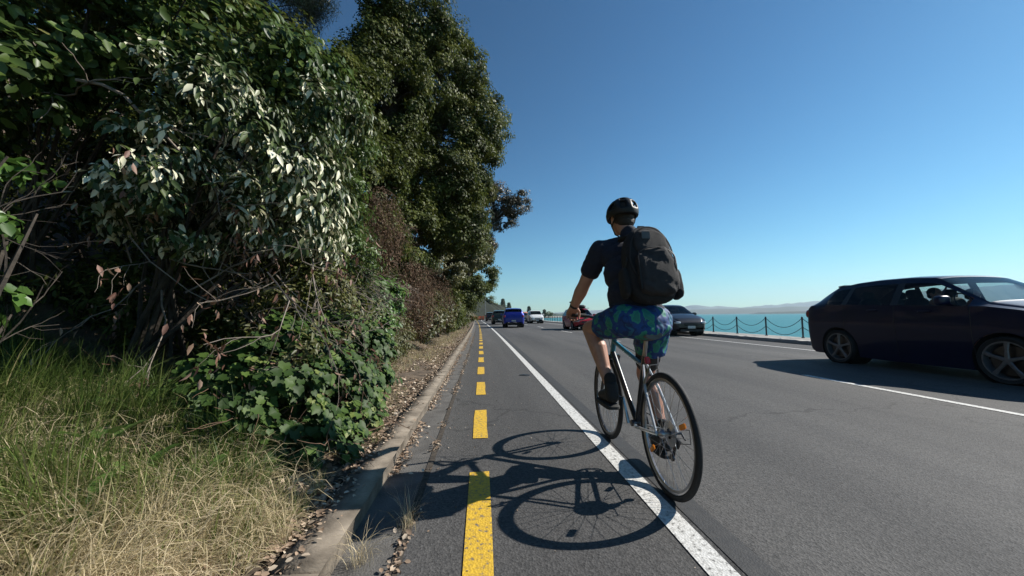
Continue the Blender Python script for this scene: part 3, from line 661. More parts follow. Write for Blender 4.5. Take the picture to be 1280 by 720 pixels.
# --- grass bank
def blades(name, X, Y, L, wdt, lean, fr, m, z0=None, label=None, dirb=None, droopf=1.0):
    n = len(X); Z = (zg(X, Y) if z0 is None else z0)
    a = rng.random(n) * 2 * PI if dirb is None else dirb
    d = np.stack([np.cos(a), np.sin(a), np.zeros(n)], -1); sd = np.stack([-np.sin(a), np.cos(a), np.zeros(n)], -1)
    tw = rng.random(n) * PI; sd = sd * np.cos(tw)[:, None] * .8 + np.array([0, 0, .3]) * np.sin(tw)[:, None] + sd * .2
    K = 4; V = []
    for i_ in range(K + 1):
        s = i_ / K; th_ = lean * s * droopf * 1.25
        # arc that rises then bends over
        hz = L * (np.sin(np.minimum(th_, 2.6)) / np.maximum(lean * droopf * 1.25, .05)); hr = L * (1 - np.cos(np.minimum(th_, 2.6))) / np.maximum(lean * droopf * 1.25, .05)
        c = np.stack([X, Y, Z - .01], -1) + d * hr[:, None] + np.array([0, 0, 1.]) * hz[:, None]
        ww = (wdt * (1 - s) ** .6 * .5)[:, None]
        V += [c - sd * ww, c + sd * ww] if i_ < K else [c]
    V = np.stack(V, 1); m_ = V.shape[1]; V = V.reshape(-1, 3)
    V[:, 2] = np.maximum(V[:, 2], zg(V[:, 0], V[:, 1]) + .004)
    off = (np.arange(n) * m_)[:, None, None]
    Q = (np.array([[2 * i, 2 * i + 1, 2 * i + 3, 2 * i + 2] for i in range(K - 1)])[None] + off).reshape(-1, 4)
    T = (np.array([[2 * K - 2, 2 * K - 1, 2 * K]])[None] + off).reshape(-1, 3)
    o = obj(name, mesh_np(name, V, [Q, T], np.concatenate([np.repeat(fr, K - 1), fr])), m)
    return o
L_grass = leaf_mat('verge_grass', [(0, (.045, .080, .015)), (.3, (.11, .165, .035)), (.48, (.21, .235, .075)), (.62, (.40, .33, .17)), (1, (.68, .56, .37))], rough=.55, spec=.3, trans=.3)
n = 84000
X = -.84 - rng.random(n) ** 1.05 * 3.4; Y = .1 + rng.random(n) * 3.4
edge = (X > -1.1 + .0 * Y) & (Y > 2.0); keep = ~edge & ~((X > -1.85) & (Y > 2.35))
keep &= rng.random(n) < np.clip(1.25 - (-X - 3.2) * .4, .3, 1)
X, Y = X[keep], Y[keep]; n = len(X)
dryness = np.clip(.46 + .30 * fbm(X * 1.2, Y * 1.2, 11) * 2 + .22 * (X + 1.9) - .32 * (Y - 1.8), .03, .97)
fr = np.clip(dryness + rng.normal(size=n) * .20, 0, 1)
tuft = .5 + .5 * fbm(X * 3.4, Y * 3.4, 5) * 2.4
flow = 5 * fbm(X * 2.1, Y * 2.1, 61) + rng.normal(size=n) * .9
Ln = (.10 + .34 * np.clip(tuft, 0, 1)) * rng.uniform(.5, 1.3, n) * np.clip((-.80 - X) * 1.6 + .22, .25, 1.15)
tag(blades('grass', X, Y, Ln, rng.uniform(.003, .0095, n) * np.where(fr < .5, 1.3, .8), np.where(fr < .5, rng.uniform(.2, 1.5, n), rng.uniform(.5, 2.6, n)), fr, L_grass, dirb=flow), 'long unmown grass on the bank, green above and straw-coloured towards the kerb', 'grass', kind='stuff')
# flattened straw
n = 9000; X = -.84 - rng.random(n) * 2.0; Y = .3 + rng.random(n) * 2.4
ok = ~((X > -1.2) & (Y > 2.1)); X, Y = X[ok], Y[ok]; n = len(X)
tag(blades('straw', X, Y, rng.uniform(.12, .42, n), rng.uniform(.002, .0045, n), rng.uniform(2.2, 3.6, n), np.clip(rng.normal(.8, .14, n), 0, 1), L_grass, z0=zg(X, Y) + rng.random(n) * .16), 'dry flattened straw lying over the lower bank near the kerb', 'straw', kind='stuff')
# broad-leaved weeds in the grass
for lab, x, y, n_w, L_w in (('broad green dock leaves low in the grass at the bottom of the bank', -2.02, 1.62, 9, .13), ('wide-leaved dock plant in the middle of the straw-coloured grass', -1.85, 2.05, 8, .10), ('large dock plant at the lower edge of the grass bank', -1.45, 1.5, 8, .11), ('second smaller dock plant half buried in the straw-coloured grass', -1.55, 1.85, 7, .10), ('young green dock plant near the ivy at the top of the grass', -2.2, 2.5, 9, .12), ('narrow-leaved green weed standing near the kerb end of the grass', -1.3, 1.9, 8, .09)):
    t = thing('dock_plant', lab, 'weed', (x, y, float(zg(x, y))))
    a = rng.random(n_w) * 2 * PI; T_ = np.stack([np.cos(a), np.sin(a), rng.uniform(.3, 1.2, n_w)], -1); N_ = np.stack([-np.cos(a) * .6, -np.sin(a) * .6, np.ones(n_w)], -1)
    C_ = T_ * rng.uniform(.02, .08, n_w)[:, None] + np.array([0, 0, .10])
    leaf_obj('foliage', C_, N_, T_, L_w * rng.uniform(.7, 1.2, n_w), OVAL, L_bright, t)
    mb = MB()
    for c_ in C_: mb.tube([(0, 0, 0), c_ * .5 + (0, 0, .02), c_], .0025, 4, cap=False)
    mb.build('stem', L_bright, t)
# short weeds and dry grass along the rest of the verge
n = 26000; Y = 2.6 + rng.random(n) ** 1.4 * 24; X = cx(Y) - .82 - rng.random(n) ** 1.6 * 1.3
ok = fbm(X * 2, Y * 1.3, 21) > -.12; X, Y = X[ok], Y[ok]; n = len(X)
tag(blades('verge_grass', X, Y, rng.uniform(.04, .22, n) * np.clip((-.75 - X + cx(Y)) * 2.2, .2, 1), rng.uniform(.003, .008, n), rng.uniform(.4, 2.2, n), np.clip(rng.normal(.68, .2, n), 0, 1), L_grass), 'thin dry grass and weeds on the verge between kerb and shrubs', 'grass', kind='stuff')
# tuft of dry grass growing out of the gutter, and big dock leaf
def small_tuft(label, x, y, n, L, z=0.0, mean=.85, lo=.4):
    a = rng.random(n) * 2 * PI
    o = blades('grass_tuft', np.full(n, x) + rng.normal(size=n) * .02, np.full(n, y) + rng.normal(size=n) * .03, rng.uniform(.3, 1, n) * L, rng.uniform(.0015, .0035, n), rng.uniform(lo, 1.8, n), np.clip(rng.normal(mean, .12, n), 0, 1), L_grass, z0=np.full(n, z))
    tag(o, label, 'grass tuft')
_zg = zg
def zg(X, Y): return np.where(np.asarray(X) > -.79 + 0 * np.asarray(Y), -.004, _zg(X, Y))
small_tuft('spindly tuft of dry grass growing from the gutter in the cyclist shadow', -.37, 1.98, 70, .30)
small_tuft('flattened tuft of straw in the gutter against the near kerb', -.52, 1.72, 90, .26, lo=1.2)
small_tuft('bushy tuft of dry grass rooted behind the kerb beside the ivy', -.86, 2.15, 120, .24, z=.11, mean=.6)
small_tuft('wiry tuft of straw hanging over the near kerb', -.82, 1.7, 130, .26, z=.11, mean=.8, lo=.9)
small_tuft('small green and straw tuft growing from a kerb joint', -.79, 2.95, 70, .14, z=.11, mean=.5)
small_tuft('tiny weed tuft in the gutter crack nearest the picture bottom', -.36, 1.45, 24, .09)
# leaf litter in the gutter and along the verge
def litter(name, X, Y, Z, size, label):
    n = len(X); C = np.stack([X, Y, Z], -1); N = unit(n) * .55 + np.array([0, 0, 1.])
    tag(leaf_obj(name, C, N, unit(n), size * rng.uniform(.4, 1.3, n), OVAL, L_litter), label, 'leaf litter', kind='stuff')
n = 15000; Y = 1.2 + rng.random(n) ** 1.5 * 30; X = cx(Y) - .80 - rng.random(n) ** 1.3 * 1.1
ok = (fbm(X * 3, Y * 2, 31) > -.22) & ~((Y < 2.2) & (X < -1.25)); X, Y = X[ok], Y[ok]
litter('verge_litter', X, Y, _zg(X, Y) + .012, .045, 'brown fallen leaves scattered over the verge behind the kerb')
n = 5200; Y = 1.3 + rng.random(n) ** 1.3 * 22
side = rng.random(n) < .62
X = cx(Y) + np.where(side, -.615 + np.abs(rng.normal(size=n)) * .045, -.37 + rng.normal(size=n) * .022)
ok = (fbm(Y * 1.7, X * 0 + side * 9, 41) + .25 * side > -.02); X, Y = X[ok], Y[ok]
litter('gutter_litter', X, Y, np.full(len(X), .006), .030, 'drifts of dry brown leaves lying in the concrete gutter')
n = 2600; Y = 1.3 + rng.random(n) ** 1.3 * 20; X = cx(Y) - .80 + np.abs(rng.normal(size=n)) * .055
litter('kerb_litter', X, Y, np.full(n, .124), .028, 'crumbled leaves and soil spilling over the back edge of the kerb')
n = 260; Y = 1.5 + rng.random(n) * 10; X = cx(Y) - .3 + rng.random(n) ** 2 * 1.2
litter('road_litter', X, Y, np.full(n, .004), .014, 'few tiny crumbs of dry leaf on the cycle lane')

# ------------------------------------------------------------------ things made of painted metal, rubber, cloth
M_rub = mat('black_rubber', (.016, .016, .017), .75, bump=.3, bscale=200)
M_alu = mat('brushed_aluminium', (.42, .42, .43), .32, 1., col2=(.34, .34, .35))
M_steel = mat('dark_steel', (.10, .10, .105), .38, 1.)
M_blackp = mat('black_plastic', (.014, .014, .015), .5)
M_frame = mat('charcoal_frame_paint', (.02, .022, .026), .3, coat=.5)
M_teal = mat('teal_frame_paint', (.02, .19, .28), .3, coat=.6)
M_silver = mat('silver_frame_paint', (.55, .56, .57), .3, .3, coat=.4)
M_orange = mat('amber_reflector', (.95, .30, .02), .25)
def rotx(a): return Matrix.Rotation(a, 4, 'X')

# ------------------------------------------------------------------ bicycle: local frame, Y forward, rear axle at y=0
RW = .346
bike = thing('bicycle', 'charcoal and teal hybrid bicycle ridden beside the white edge line', 'bicycle', (1.05, 2.165, 0)); bike.rotation_euler = (0, R(.3), 0)
def bike_wheel(y, rear):
    wn = node('wheel', bike, (0, y, RW))
    p = [(RW - .036 + .018 * math.cos(a) + .017, .0175 * math.sin(a)) for a in np.linspace(0, 2 * PI, 13)[:-1]]
    MB().lathe(p, 72, closed=True).build('tyre', M_rub, wn)
    rr_ = RW - .034
    MB().lathe([(rr_, .011), (rr_ - .012, .012), (rr_ - .022, .006), (rr_ - .022, -.006), (rr_ - .012, -.012), (rr_, -.011)], 72, closed=True).build('rim', M_alu if rear else M_steel, wn)
    MB().lathe([(.008, -.055), (.018, -.045), (.03, -.03), (.03, -.026), (.014, -.02), (.014, .02), (.03, .026), (.03, .03), (.018, .045), (.008, .055)], 16).build('hub', M_alu, wn)
    mb = MB(); n = 32
    for i in range(n):
        a = 2 * PI * i / n; s = 1 if i % 2 else -1; b = a + (.9 if (i // 2) % 2 else -.9)
        p0 = (s * .028, .028 * math.cos(b), .028 * math.sin(b)); p1 = (0, (rr_ - .018) * math.cos(a), (rr_ - .018) * math.sin(a))
        mb.tube([p0, p1], .0013, 4)
    mb.build('spoke', M_alu, wn)
    for a in ((2.7, 5.6) if rear else (2.35,)):
        c = Vector((-.012, .22 * math.cos(a), .22 * math.sin(a)))
        MB().box(c, (.014, .06, .028), Matrix.Rotation(a, 4, 'X'), .004).build('reflector', M_orange, wn)
    return wn
rw = bike_wheel(0, True); fwh = bike_wheel(1.05, False)
BBv = np.array([0, .43, .29]); ST = np.array([0, .275, .76]); HT = np.array([0, .845, .845]); HB = np.array([0, .895, .705])
fr = node('frame', bike)
MB().tube([BBv, ST], .0165, 12).build('seat_tube', M_frame, fr)
MB().tube([HB + (0, -.01, .02), BBv], [.021, .0185], 12).build('down_tube', M_frame, fr)
MB().tube([HT + (0, .0, -.03), ST + (0, .01, -.07)], [.017, .015], 12).build('top_tube', M_teal, fr)
MB().tube([HT + (0, -.012, .02), HB + (0, .012, -.02)], .021, 12).build('head_tube', M_teal, fr)
mb = MB(); mb2 = MB()
for s in (-1, 1):
    mb.tube([ST + (s * .012, .0, -.06), ST + (s * .045, -.10, -.20), (s * .062, .0, RW)], [.009, .009, .008], 8)
    mb2.tube([BBv + (s * .02, -.02, 0), BBv + (s * .045, -.09, .0), (s * .062, .0, RW)], [.012, .011, .009], 8)
mb.build('seatstay', M_silver, fr); mb2.build('chainstay', M_silver, fr)
mb = MB()
for s in (-1, 1):
    mb.tube([HB + (s * .05, .012, -.02), (s * .055, .955, .55), (s * .055, 1.05, RW)], [.016, .015, .011], 9)
mb.box(HB + (0, .012, -.015), (.13, .04, .035), None, .008); mb.build('fork', M_frame, fr)
MB().lathe([(0, -.04), (.022, -.04), (.022, .04), (0, .04)], 16, Matrix.Translation(tuple(BBv))).build('bottom_bracket', M_steel, fr)
# saddle and post
MB().tube([ST, ST + (0, -.03, .10)], .0135, 10).build('seat_post', M_alu, bike)
mb = MB(); sc_ = np.array([0, .255, .885])
ys_ = np.linspace(-.13, .15, 14); V = []; 
for y in ys_:
    wd = .075 * (1 - np.clip((y + .05) / .2, 0, 1) ** .8 * .76) * (1 - np.clip((-.09 - y) / .05, 0, 1) * .35)
    for a in np.linspace(0, 2 * PI, 15)[:-1]:
        V.append(sc_ + (wd * math.cos(a), y, .024 * math.sin(a) + .014 * (y < -.06)))
k = 14; Q = [[i * k + j, i * k + (j + 1) % k, (i + 1) * k + (j + 1) % k, (i + 1) * k + j] for i in range(13) for j in range(k)]
n0 = len(V); V += [V[0] * 0 + sc_ + (0, -.13, .014), sc_ + (0, .15, 0)]
mb.add(V, Q, [[(j + 1) % k, j, n0] for j in range(k)] + [[13 * k + j, 13 * k + (j + 1) % k, n0 + 1] for j in range(k)])
sd = mb.build('saddle', mat('saddle_cover', (.10, .10, .10), .5, col2=(.06, .06, .06)), bike)
# cockpit
SB = HT + (0, -.03, .06); HBc = np.array([0, .90, .985])
MB().tube([HT, SB + (0, 0, .03), HBc + (0, -.02, 0)], [.016, .016, .015], 10).build('stem', M_frame, bike)
hb = MB().tube([(-.33, .865, 1.03), (-.2, .885, 1.02), (-.06, .90, .985), (.06, .90, .985), (.2, .885, 1.02), (.33, .865, 1.03)], .0135, 10).build('handlebar', M_frame, bike)
for s in (-1, 1):
    MB().tube([(s * .22, .882, 1.022), (s * .34, .864, 1.031)], .0175, 10).build('grip', M_rub, hb)
    MB().tube([(s * .19, .90, 1.01), (s * .22, .945, .995), (s * .31, .95, .975)], [.008, .007, .006], 6).build('brake_lever', M_alu, hb)
# drivetrain
cr = node('crankset', bike)
mb = MB()
for r_, x in ((.078, .048), (.062, .042)):
    mb.lathe([(r_, x - .002), (r_, x + .002), (r_ - .012, x + .003), (r_ - .012, x - .003)], 44, Matrix.Translation(tuple(BBv)), closed=True)
for q in range(5):
    a = q * 2 * PI / 5; mb.tube([BBv + (.045, 0, 0), BBv + (.045, .066 * math.cos(a), .066 * math.sin(a))], .006, 6)
mb.build('chainring', M_steel, cr)
PL = BBv + np.array([0, .05, .162]); PR = BBv - np.array([0, .05, .162])
MB().tube([BBv + (-.06, 0, 0), PL + (-.075, 0, 0)], [.013, .009], 8).build('crank', M_alu, cr)
MB().tube([BBv + (.06, 0, 0), PR + (.075, 0, 0)], [.013, .009], 8).build('crank', M_alu, cr)
for s, p in ((-1, PL), (1, PR)):
    MB().box(p + (s * .13, 0, 0), (.085, .075, .02), None, .005).tube([p + (s * .07, 0, 0), p + (s * .12, 0, 0)], .006, 6).build('pedal', M_blackp, cr)
ax = np.array([0, 0, RW])
mb = MB()
for q in range(8):
    r_ = .022 + .0045 * q * 1.15; mb.lathe([(r_, .046 - .0038 * q), (r_, .0475 - .0038 * q), (r_ - .012, .0475 - .0038 * q), (r_ - .012, .046 - .0038 * q)], 30, Matrix.Translation((0, 0, RW)), closed=True)
mb.build('cassette', M_steel, bike)
MB().lathe([(.03, .012), (.074, .016), (.074, .0172), (.03, .0135)], 40, Matrix.Translation((0, 0, RW)), closed=True).build('spoke_protector', mat('clear_disc', (.55, .55, .56), .2, .5), bike)
mb = MB()
mb.tube([(.045, .43, .29 + .075), (.04, 0, RW + .046)], .0035, 5); mb.tube([(.045, .43, .29 - .075), (.04, .02, RW - .115)], .0035, 5)
mb.build('chain', M_steel, bike)
mb = MB(); mb.box((.055, -.01, RW - .055), (.022, .035, .06), rotx(.5), .006); mb.box((.045, .015, RW - .11), (.012, .022, .095), rotx(.35), .004)
mb.lathe([(0, .036), (.02, .036), (.02, .046), (0, .046)], 14, Matrix.Translation((0, .0, RW - .07))); mb.lathe([(0, .036), (.02, .036), (.02, .046), (0, .046)], 14, Matrix.Translation((0, .028, RW - .145)))
mb.tube([(.062, -.03, RW - .05), (.085, -.10, RW - .03), (.08, -.10, RW + .045), (.062, -.03, RW + .03)], .0025, 5)
mb.tube([(.02, 0, RW), (.085, 0, RW)], .008, 8); mb.tube([(.085, 0, RW), (.09, -.035, RW - .03)], .005, 6)
mb.build('derailleur', M_steel, bike)
mb = MB()
for s in (-1, 1): mb.tube([(s * .045, -.0 + .185, .60), (s * .038, .165, .65), (s * .022, .15, .715)], [.009, .008, .006], 6); mb.box((s * .022, .17, .655), (.012, .05, .012), None, .003)
mb.tube([(-.022, .15, .715), (.03, .15, .72), (.055, .2, .76)], .003, 5)
mb.build('brake', M_alu, bike)
mb = MB(); mb.tube([(-.19, .9, 1.01), (-.12, 1.0, 1.02), (-.02, .98, .9), (0, .94, .76)], .0025, 5); mb.tube([(.19, .9, 1.01), (.1, 1.0, 1.03), (.03, .93, .88), (.02, .8, .78)], .0025, 5); mb.tube([(.018, .75, .80), (.02, .40, .76), (.012, .30, .74)], .0025, 5)
mb.build('cable', M_blackp, bike)
MB().box((.0, .235, .735), (.035, .02, .045), rotx(-.2), .006).build('rear_reflector', mat('red_reflector', (.45, .01, .01), .25), bike)

# ------------------------------------------------------------------ people (voxel-fused bodies)
def cone_pts(p0, r0_, p1, r1_, n=18):
    """rounded cone between two joints as a closed mesh"""
    p0 = np.array(p0, float); p1 = np.array(p1, float); L = np.linalg.norm(p1 - p0); d = (p1 - p0) / max(L, 1e-6)
    P = []; rad = []
    for a in np.linspace(-PI / 2, 0, 6)[1:]: P.append(p0 + d * r0_ * math.sin(a)); rad.append(r0_ * math.cos(a))
    for a in np.linspace(0, PI / 2, 6)[:-1]: P.append(p1 + d * r1_ * math.sin(a)); rad.append(r1_ * math.cos(a))
    return P, rad, d
class Body:
    def __init__(s): s.mb = MB()
    def limb(s, *jr):
        for (p0, a), (p1, b) in zip(jr[:-1], jr[1:]):
            P, rad, d = cone_pts(p0, a, p1, b); s.mb.tube(P, rad, 14, cap=True)
        return s
    def ell(s, c, r_, rot=None): s.mb.sup(c, r_, 1., 14, rot); return s
    def fuse(s, name, m, parent, vox=.006, smooth=4, disp=0, dscale=.06, seed=0, cut=None):
        o = s.mb.build(name + '_raw', None, None)
        md = o.modifiers.new('r', 'REMESH'); md.mode = 'VOXEL'; md.voxel_size = vox
        sm = o.modifiers.new('s', 'SMOOTH'); sm.factor = .5; sm.iterations = smooth
        dg = bpy.context.evaluated_depsgraph_get(); me = bpy.data.meshes.new_from_object(o.evaluated_get(dg))
        old = o.data; bpy.data.objects.remove(o); bpy.data.meshes.remove(old)
        n = len(me.vertices); co_ = np.zeros(n * 3, np.float32); me.vertices.foreach_get('co', co_); co_ = co_.reshape(-1, 3)
        if disp:
            nn = np.zeros(n * 3, np.float32); me.vertices.foreach_get('normal', nn); nn = nn.reshape(-1, 3)
            f = fbm(co_[:, 0] / dscale + co_[:, 1] * 7, co_[:, 2] / (dscale * 1.6) + co_[:, 1] * 11, seed, 3)
            f = f + .8 * (.5 - np.abs(fbm(co_[:, 2] / dscale * .8 + co_[:, 0] * 6, co_[:, 1] / dscale * .5, seed + 3, 3)) * 2)
            co_ = co_ + nn * (f * disp)[:, None]; me.vertices.foreach_set('co', co_.astype(np.float32).ravel())
        me.name = name; me.materials.clear(); me.polygons.foreach_set('use_smooth', np.ones(len(me.polygons), bool)); me.update()
        if cut:
            bm = bmesh.new(); bm.from_mesh(me)
            for pc, pn in cut: bmesh.ops.bisect_plane(bm, geom=bm.verts[:] + bm.edges[:] + bm.faces[:], plane_co=pc, plane_no=pn, clear_outer=True)
            bm.to_mesh(me); bm.free()
        return obj(name, me, m, parent)
def hand(b, wrist, palm_c, fdir, pdir, side, curl=1.5, s=1.):
    """palm and five curled fingers closing round a bar. fdir = knuckle direction, pdir = way the fingers curl, side = along the knuckle row towards the thumb"""
    w_ = np.array(wrist, float); f = np.array(fdir, float); f /= np.linalg.norm(f); p = np.array(pdir, float); p -= f * (p @ f); p /= np.linalg.norm(p)
    t_ = np.array(side, float); t_ -= f * (t_ @ f) + p * (t_ @ p); t_ /= np.linalg.norm(t_)
    c = np.array(palm_c, float)
    for q in np.linspace(-1, 1, 5):
        b.limb((w_ + t_ * q * .014 * s, .017 * s), (c + t_ * q * .030 * s + f * .032 * s, .0125 * s))
    for i, (o_, L) in enumerate(((.034, .9), (.012, 1.), (-.011, .95), (-.033, .75))):
        k0 = c + t_ * o_ * s + f * .035 * s; a = 0; P = [(k0, .0098 * s)]
        for j, seg in enumerate((.040, .026, .022)):
            a += curl * (.55, .75, .55)[j]; d = f * math.cos(a) + p * math.sin(a); P.append((P[-1][0] + d * seg * L * s, (.0088, .008, .0068)[j] * s))
        b.limb(*P)
    th0 = w_ * .55 + c * .45 + t_ * .026 * s; th1 = th0 + (t_ * .6 + f * .5 + p * .45) * .034 * s; th2 = th1 + (f * .5 + p * .9 + t_ * .05) * .030 * s; th3 = th2 + (f * .1 + p * 1. - t_ * .3) * .022 * s
    b.limb((th0, .014 * s), (th1, .0105 * s), (th2, .0095 * s), (th3, .0075 * s))
M_skin = mat('skin', (.46, .24, .165), .5, col2=(.40, .19, .125), scale=14, bump=.08, bscale=120)
M_shirt = mat('dark_navy_tshirt_cloth', (.012, .014, .028), .85, col2=(.008, .009, .02), scale=30, bump=.25, bscale=300)
def head(b, c, yaw=0, s=1., pitch=0):
    Rm = Matrix.Rotation(yaw, 4, 'Z') @ Matrix.Rotation(pitch, 4, 'X')
    L = lambda x, y, z: np.array(c) + np.array(Rm @ Vector((x * s, y * s, z * s)))
    E = lambda x, y, z, rx, ry, rz: b.ell(L(x, y, z), (rx * s, ry * s, rz * s), Rm)
    E(0, -.012, .028, .074, .094, .085); E(0, .02, -.03, .062, .072, .085); E(0, .055, -.085, .034, .034, .026)
    E(0, .088, -.012, .012, .018, .022); E(0, .1, -.022, .010, .014, .010); E(0, .082, -.052, .022, .01, .006)
    E(0, .078, .03, .05, .012, .012)
    for q in (-1, 1):
        E(q * .076, -.005, -.005, .010, .020, .032); E(q * .036, .06, -.02, .02, .02, .02)
    return L
rider = thing('person', 'cyclist in dark T-shirt and blue-green floral shorts riding away wearing a black helmet', 'person', (1.03, 2.165, 0))
hipL, hipR = np.array([-.115, .29, .985]), np.array([.10, .29, .985]); kL, kR = np.array([-.215, .68, .925]), np.array([.145, .555, .60]); aL, aR = np.array([-.16, .425, .54]), np.array([.17, .36, .235])
shL, shR = np.array([-.18, .515, 1.50]), np.array([.215, .50, 1.49]); eL, eR = np.array([-.265, .655, 1.255]), np.array([.315, .65, 1.23]); wL, wR = np.array([-.315, .79, 1.095]), np.array([.30, .79, 1.09])
neck = np.array([.045, .53, 1.60]); hd = np.array([.02, .595, 1.75])
b = Body()
b.ell((0, .30, 1.02), (.155, .12, .13)).ell((.0, .35, 1.14), (.135, .105, .15)).ell((.01, .43, 1.30), (.155, .11, .16), rotx(-.35)).ell((.015, .49, 1.43), (.165, .095, .10))
b.limb((shL, .052), (shL * .4 + neck * .6 + (0, -.01, -.03), .06), (shR * .4 + neck * .6 + (0, -.01, -.03), .06), (shR, .052))
b.limb((neck + (0, -.04, -.08), .062), (neck, .054), (hd + (0, -.035, -.06), .052))
for sh, e_, w__ in ((shL, eL, wL), (shR, eR, wR)): 
    mid = (e_ * .68 + w__ * .32); b.limb((sh, .058), ((sh + e_) / 2, .054), (e_, .046), (mid, .050), (w__, .032))
for hp, kn, an in ((hipL, kL, aL), (hipR, kR, aR)):
    calf = kn * .66 + an * .34 + np.array([0, -.03, -.0]); b.limb((hp, .095), (hp * .5 + kn * .5, .076), (kn, .062), (calf, .063), (kn * .3 + an * .7, .045), (an, .037))
    b.limb((an, .036), (an + (0, -.02, -.07), .034), (an + (0, .10, -.085), .03), (an + (0, .17, -.095), .024))
hand(b, wL, wL + (.004, .045, -.032), (-.05, .75, -.35), (0, -.35, -1), (1, 0, 0), s=1.08); hand(b, wR, wR + (-.004, .045, -.032), (.05, .75, -.35), (0, -.35, -1), (-1, 0, 0), s=1.08)
Lh = head(b, hd, yaw=R(6), pitch=R(-6))
body = b.fuse('body', M_skin, rider, .0045, 3)
hb_ = Body(); hb_.ell(Lh(0, -.028, .02), (.082, .088, .088)).ell(Lh(0, -.06, -.035), (.066, .05, .05)).fuse('hair', mat('dark_brown_hair', (.025, .016, .010), .6, bump=1, bscale=160), rider, .006, 2, .002, .01)
# shirt
b = Body()
b.ell((0, .30, 1.04), (.195, .14, .10)).ell((0, .34, 1.15), (.188, .14, .17)).ell((.01, .41, 1.31), (.198, .14, .17), rotx(-.35)).ell((.015, .47, 1.43), (.20, .12, .12))
b.limb((shL, .066), (shL * .4 + neck * .6 + (0, -.01, -.035), .07), (shR * .4 + neck * .6 + (0, -.01, -.035), .07), (shR, .066)); b.limb((neck + (0, -.03, -.07), .07), (neck + (0, -.01, .018), .064))
for sh, e_ in ((shL, eL), (shR, eR)): b.limb((sh, .072), (sh + (e_ - sh) * .56, .075))
dl = (eL - shL) / np.linalg.norm(eL - shL)
shirt = b.fuse('t_shirt', M_shirt, rider, .007, 4, .009, .07, 2)
# shorts, floral
def floral():
    m, nt, b, out = new_mat('floral_swim_shorts'); L = nt.links.new
    tc = nd(nt, 'ShaderNodeTexCoord'); n = nd(nt, 'ShaderNodeTexNoise', Scale=9., Detail=3); L(tc.outputs['Object'], n.inputs[0])
    mxv = nd(nt, 'ShaderNodeMix'); mxv.data_type = 'RGBA'; mxv.inputs[0].default_value = .12; L(tc.outputs['Object'], mxv.inputs[6]); L(n.outputs['Color'], mxv.inputs[7])
    mp = nd(nt, 'ShaderNodeMapping'); mp.inputs['Scale'].default_value = (17, 17, 9); mp.inputs['Rotation'].default_value = (.3, .7, .2); L(mxv.outputs[2], mp.inputs[0])
    v = nd(nt, 'ShaderNodeTexVoronoi', Scale=1.); L(mp.outputs[0], v.inputs[0])
    r = nd(nt, 'ShaderNodeValToRGB'); r.color_ramp.interpolation = 'CONSTANT'; e = r.color_ramp.elements
    e[0].position = 0; e[0].color = (.014, .16, .125, 1); e[1].position = .32; e[1].color = (.02, .21, .15, 1)
    for p_, c_ in ((.42, (.005, .045, .18)), (.62, (.004, .028, .11)), (.8, (.012, .10, .18))): q = e.new(p_); q.color = c4(c_)
    L(v.outputs[0], r.inputs[0]); L(r.outputs[0], b.inputs['Base Color']); b.inputs['Roughness'].default_value = .7
    return m
MF = floral(); parts_ = [Body().ell((-.01, .275, .995), (.212, .160, .12)).ell((0, .25, .94), (.192, .140, .075)).fuse('shorts', MF, rider, .007, 4, .011, .06, 5)]
for hp, kn, sx, f_ in ((hipL, kL, -1, .50), (hipR, kR, 1, .50)):
    dk = (kn - hp) / np.linalg.norm(kn - hp); hem = hp * (1 - f_) + kn * f_
    parts_.append(Body().limb((hp + (sx * .0, -.01, 0), .112), (hp * .72 + kn * .28, .108), (hp * .3 + kn * .7, .104)).fuse('shorts', MF, rider, .007, 4, .012, .05, 15 + sx, cut=[(tuple(hem), tuple(dk))]))
bm = bmesh.new()
for p_ in parts_: bm.from_mesh(p_.data)
bm.to_mesh(parts_[0].data); bm.free()
for p_ in parts_[1:]: bpy.data.objects.remove(p_)
parts_[0].name = 'shorts'; md = parts_[0].modifiers.new('hem', 'SOLIDIFY'); md.thickness = .004; md.offset = -1
b = Body()
for hp, kn, f_ in ((hipL, kL, .50), (hipR, kR, .74)): b.limb((hp, .10), (hp * .5 + kn * .5, .092), (hp * (1 - f_) + kn * f_, .083))
b.fuse('under_layer', mat('dark_grey_cloth', (.035, .033, .034), .85), rider, .007, 4, .004, .05, 9)  # dark grey layer inside the shorts, reaching lower on the right leg
# socks, shoes
M_shoe = mat('black_shoe', (.014, .014, .015), .7, bump=.3, bscale=150); M_sole = mat('dark_sole', (.03, .03, .03), .8); M_sock = mat('black_sock', (.015, .015, .016), .9)
for an in (aL, aR):
    Body().limb((an + (0, .0, .055), .042), (an + (0, -.01, -.02), .043)).fuse('sock', M_sock, rider, .006, 2)
    sh_ = Body().limb((an + (0, -.035, -.055), .045), (an + (0, .05, -.065), .044), (an + (0, .15, -.085), .040), (an + (0, .195, -.092), .030)).limb((an + (0, -.02, -.0), .046), (an + (0, -.035, -.06), .045)).fuse('shoe', M_shoe, rider, .006, 2)
    MB().sup(an + (0, .075, -.128), (.049, .155, .018), .45, 12).build('sole', M_sole, sh_)
# watch on the left wrist
wd = (wL - eL) / np.linalg.norm(wL - eL); Mw = Matrix.Translation(tuple(wL - wd * .012)) @ Vector((1, 0, 0)).rotation_difference(Vector(wd)).to_matrix().to_4x4()
MB().lathe([(.029, -.011), (.034, -.011), (.034, .011), (.029, .011)], 24, Mw, closed=True).box(Vector(wL - wd * .012) + Vector((-.02, .0, .026)), (.03, .034, .012), None, .003).build('watch', M_blackp, rider)
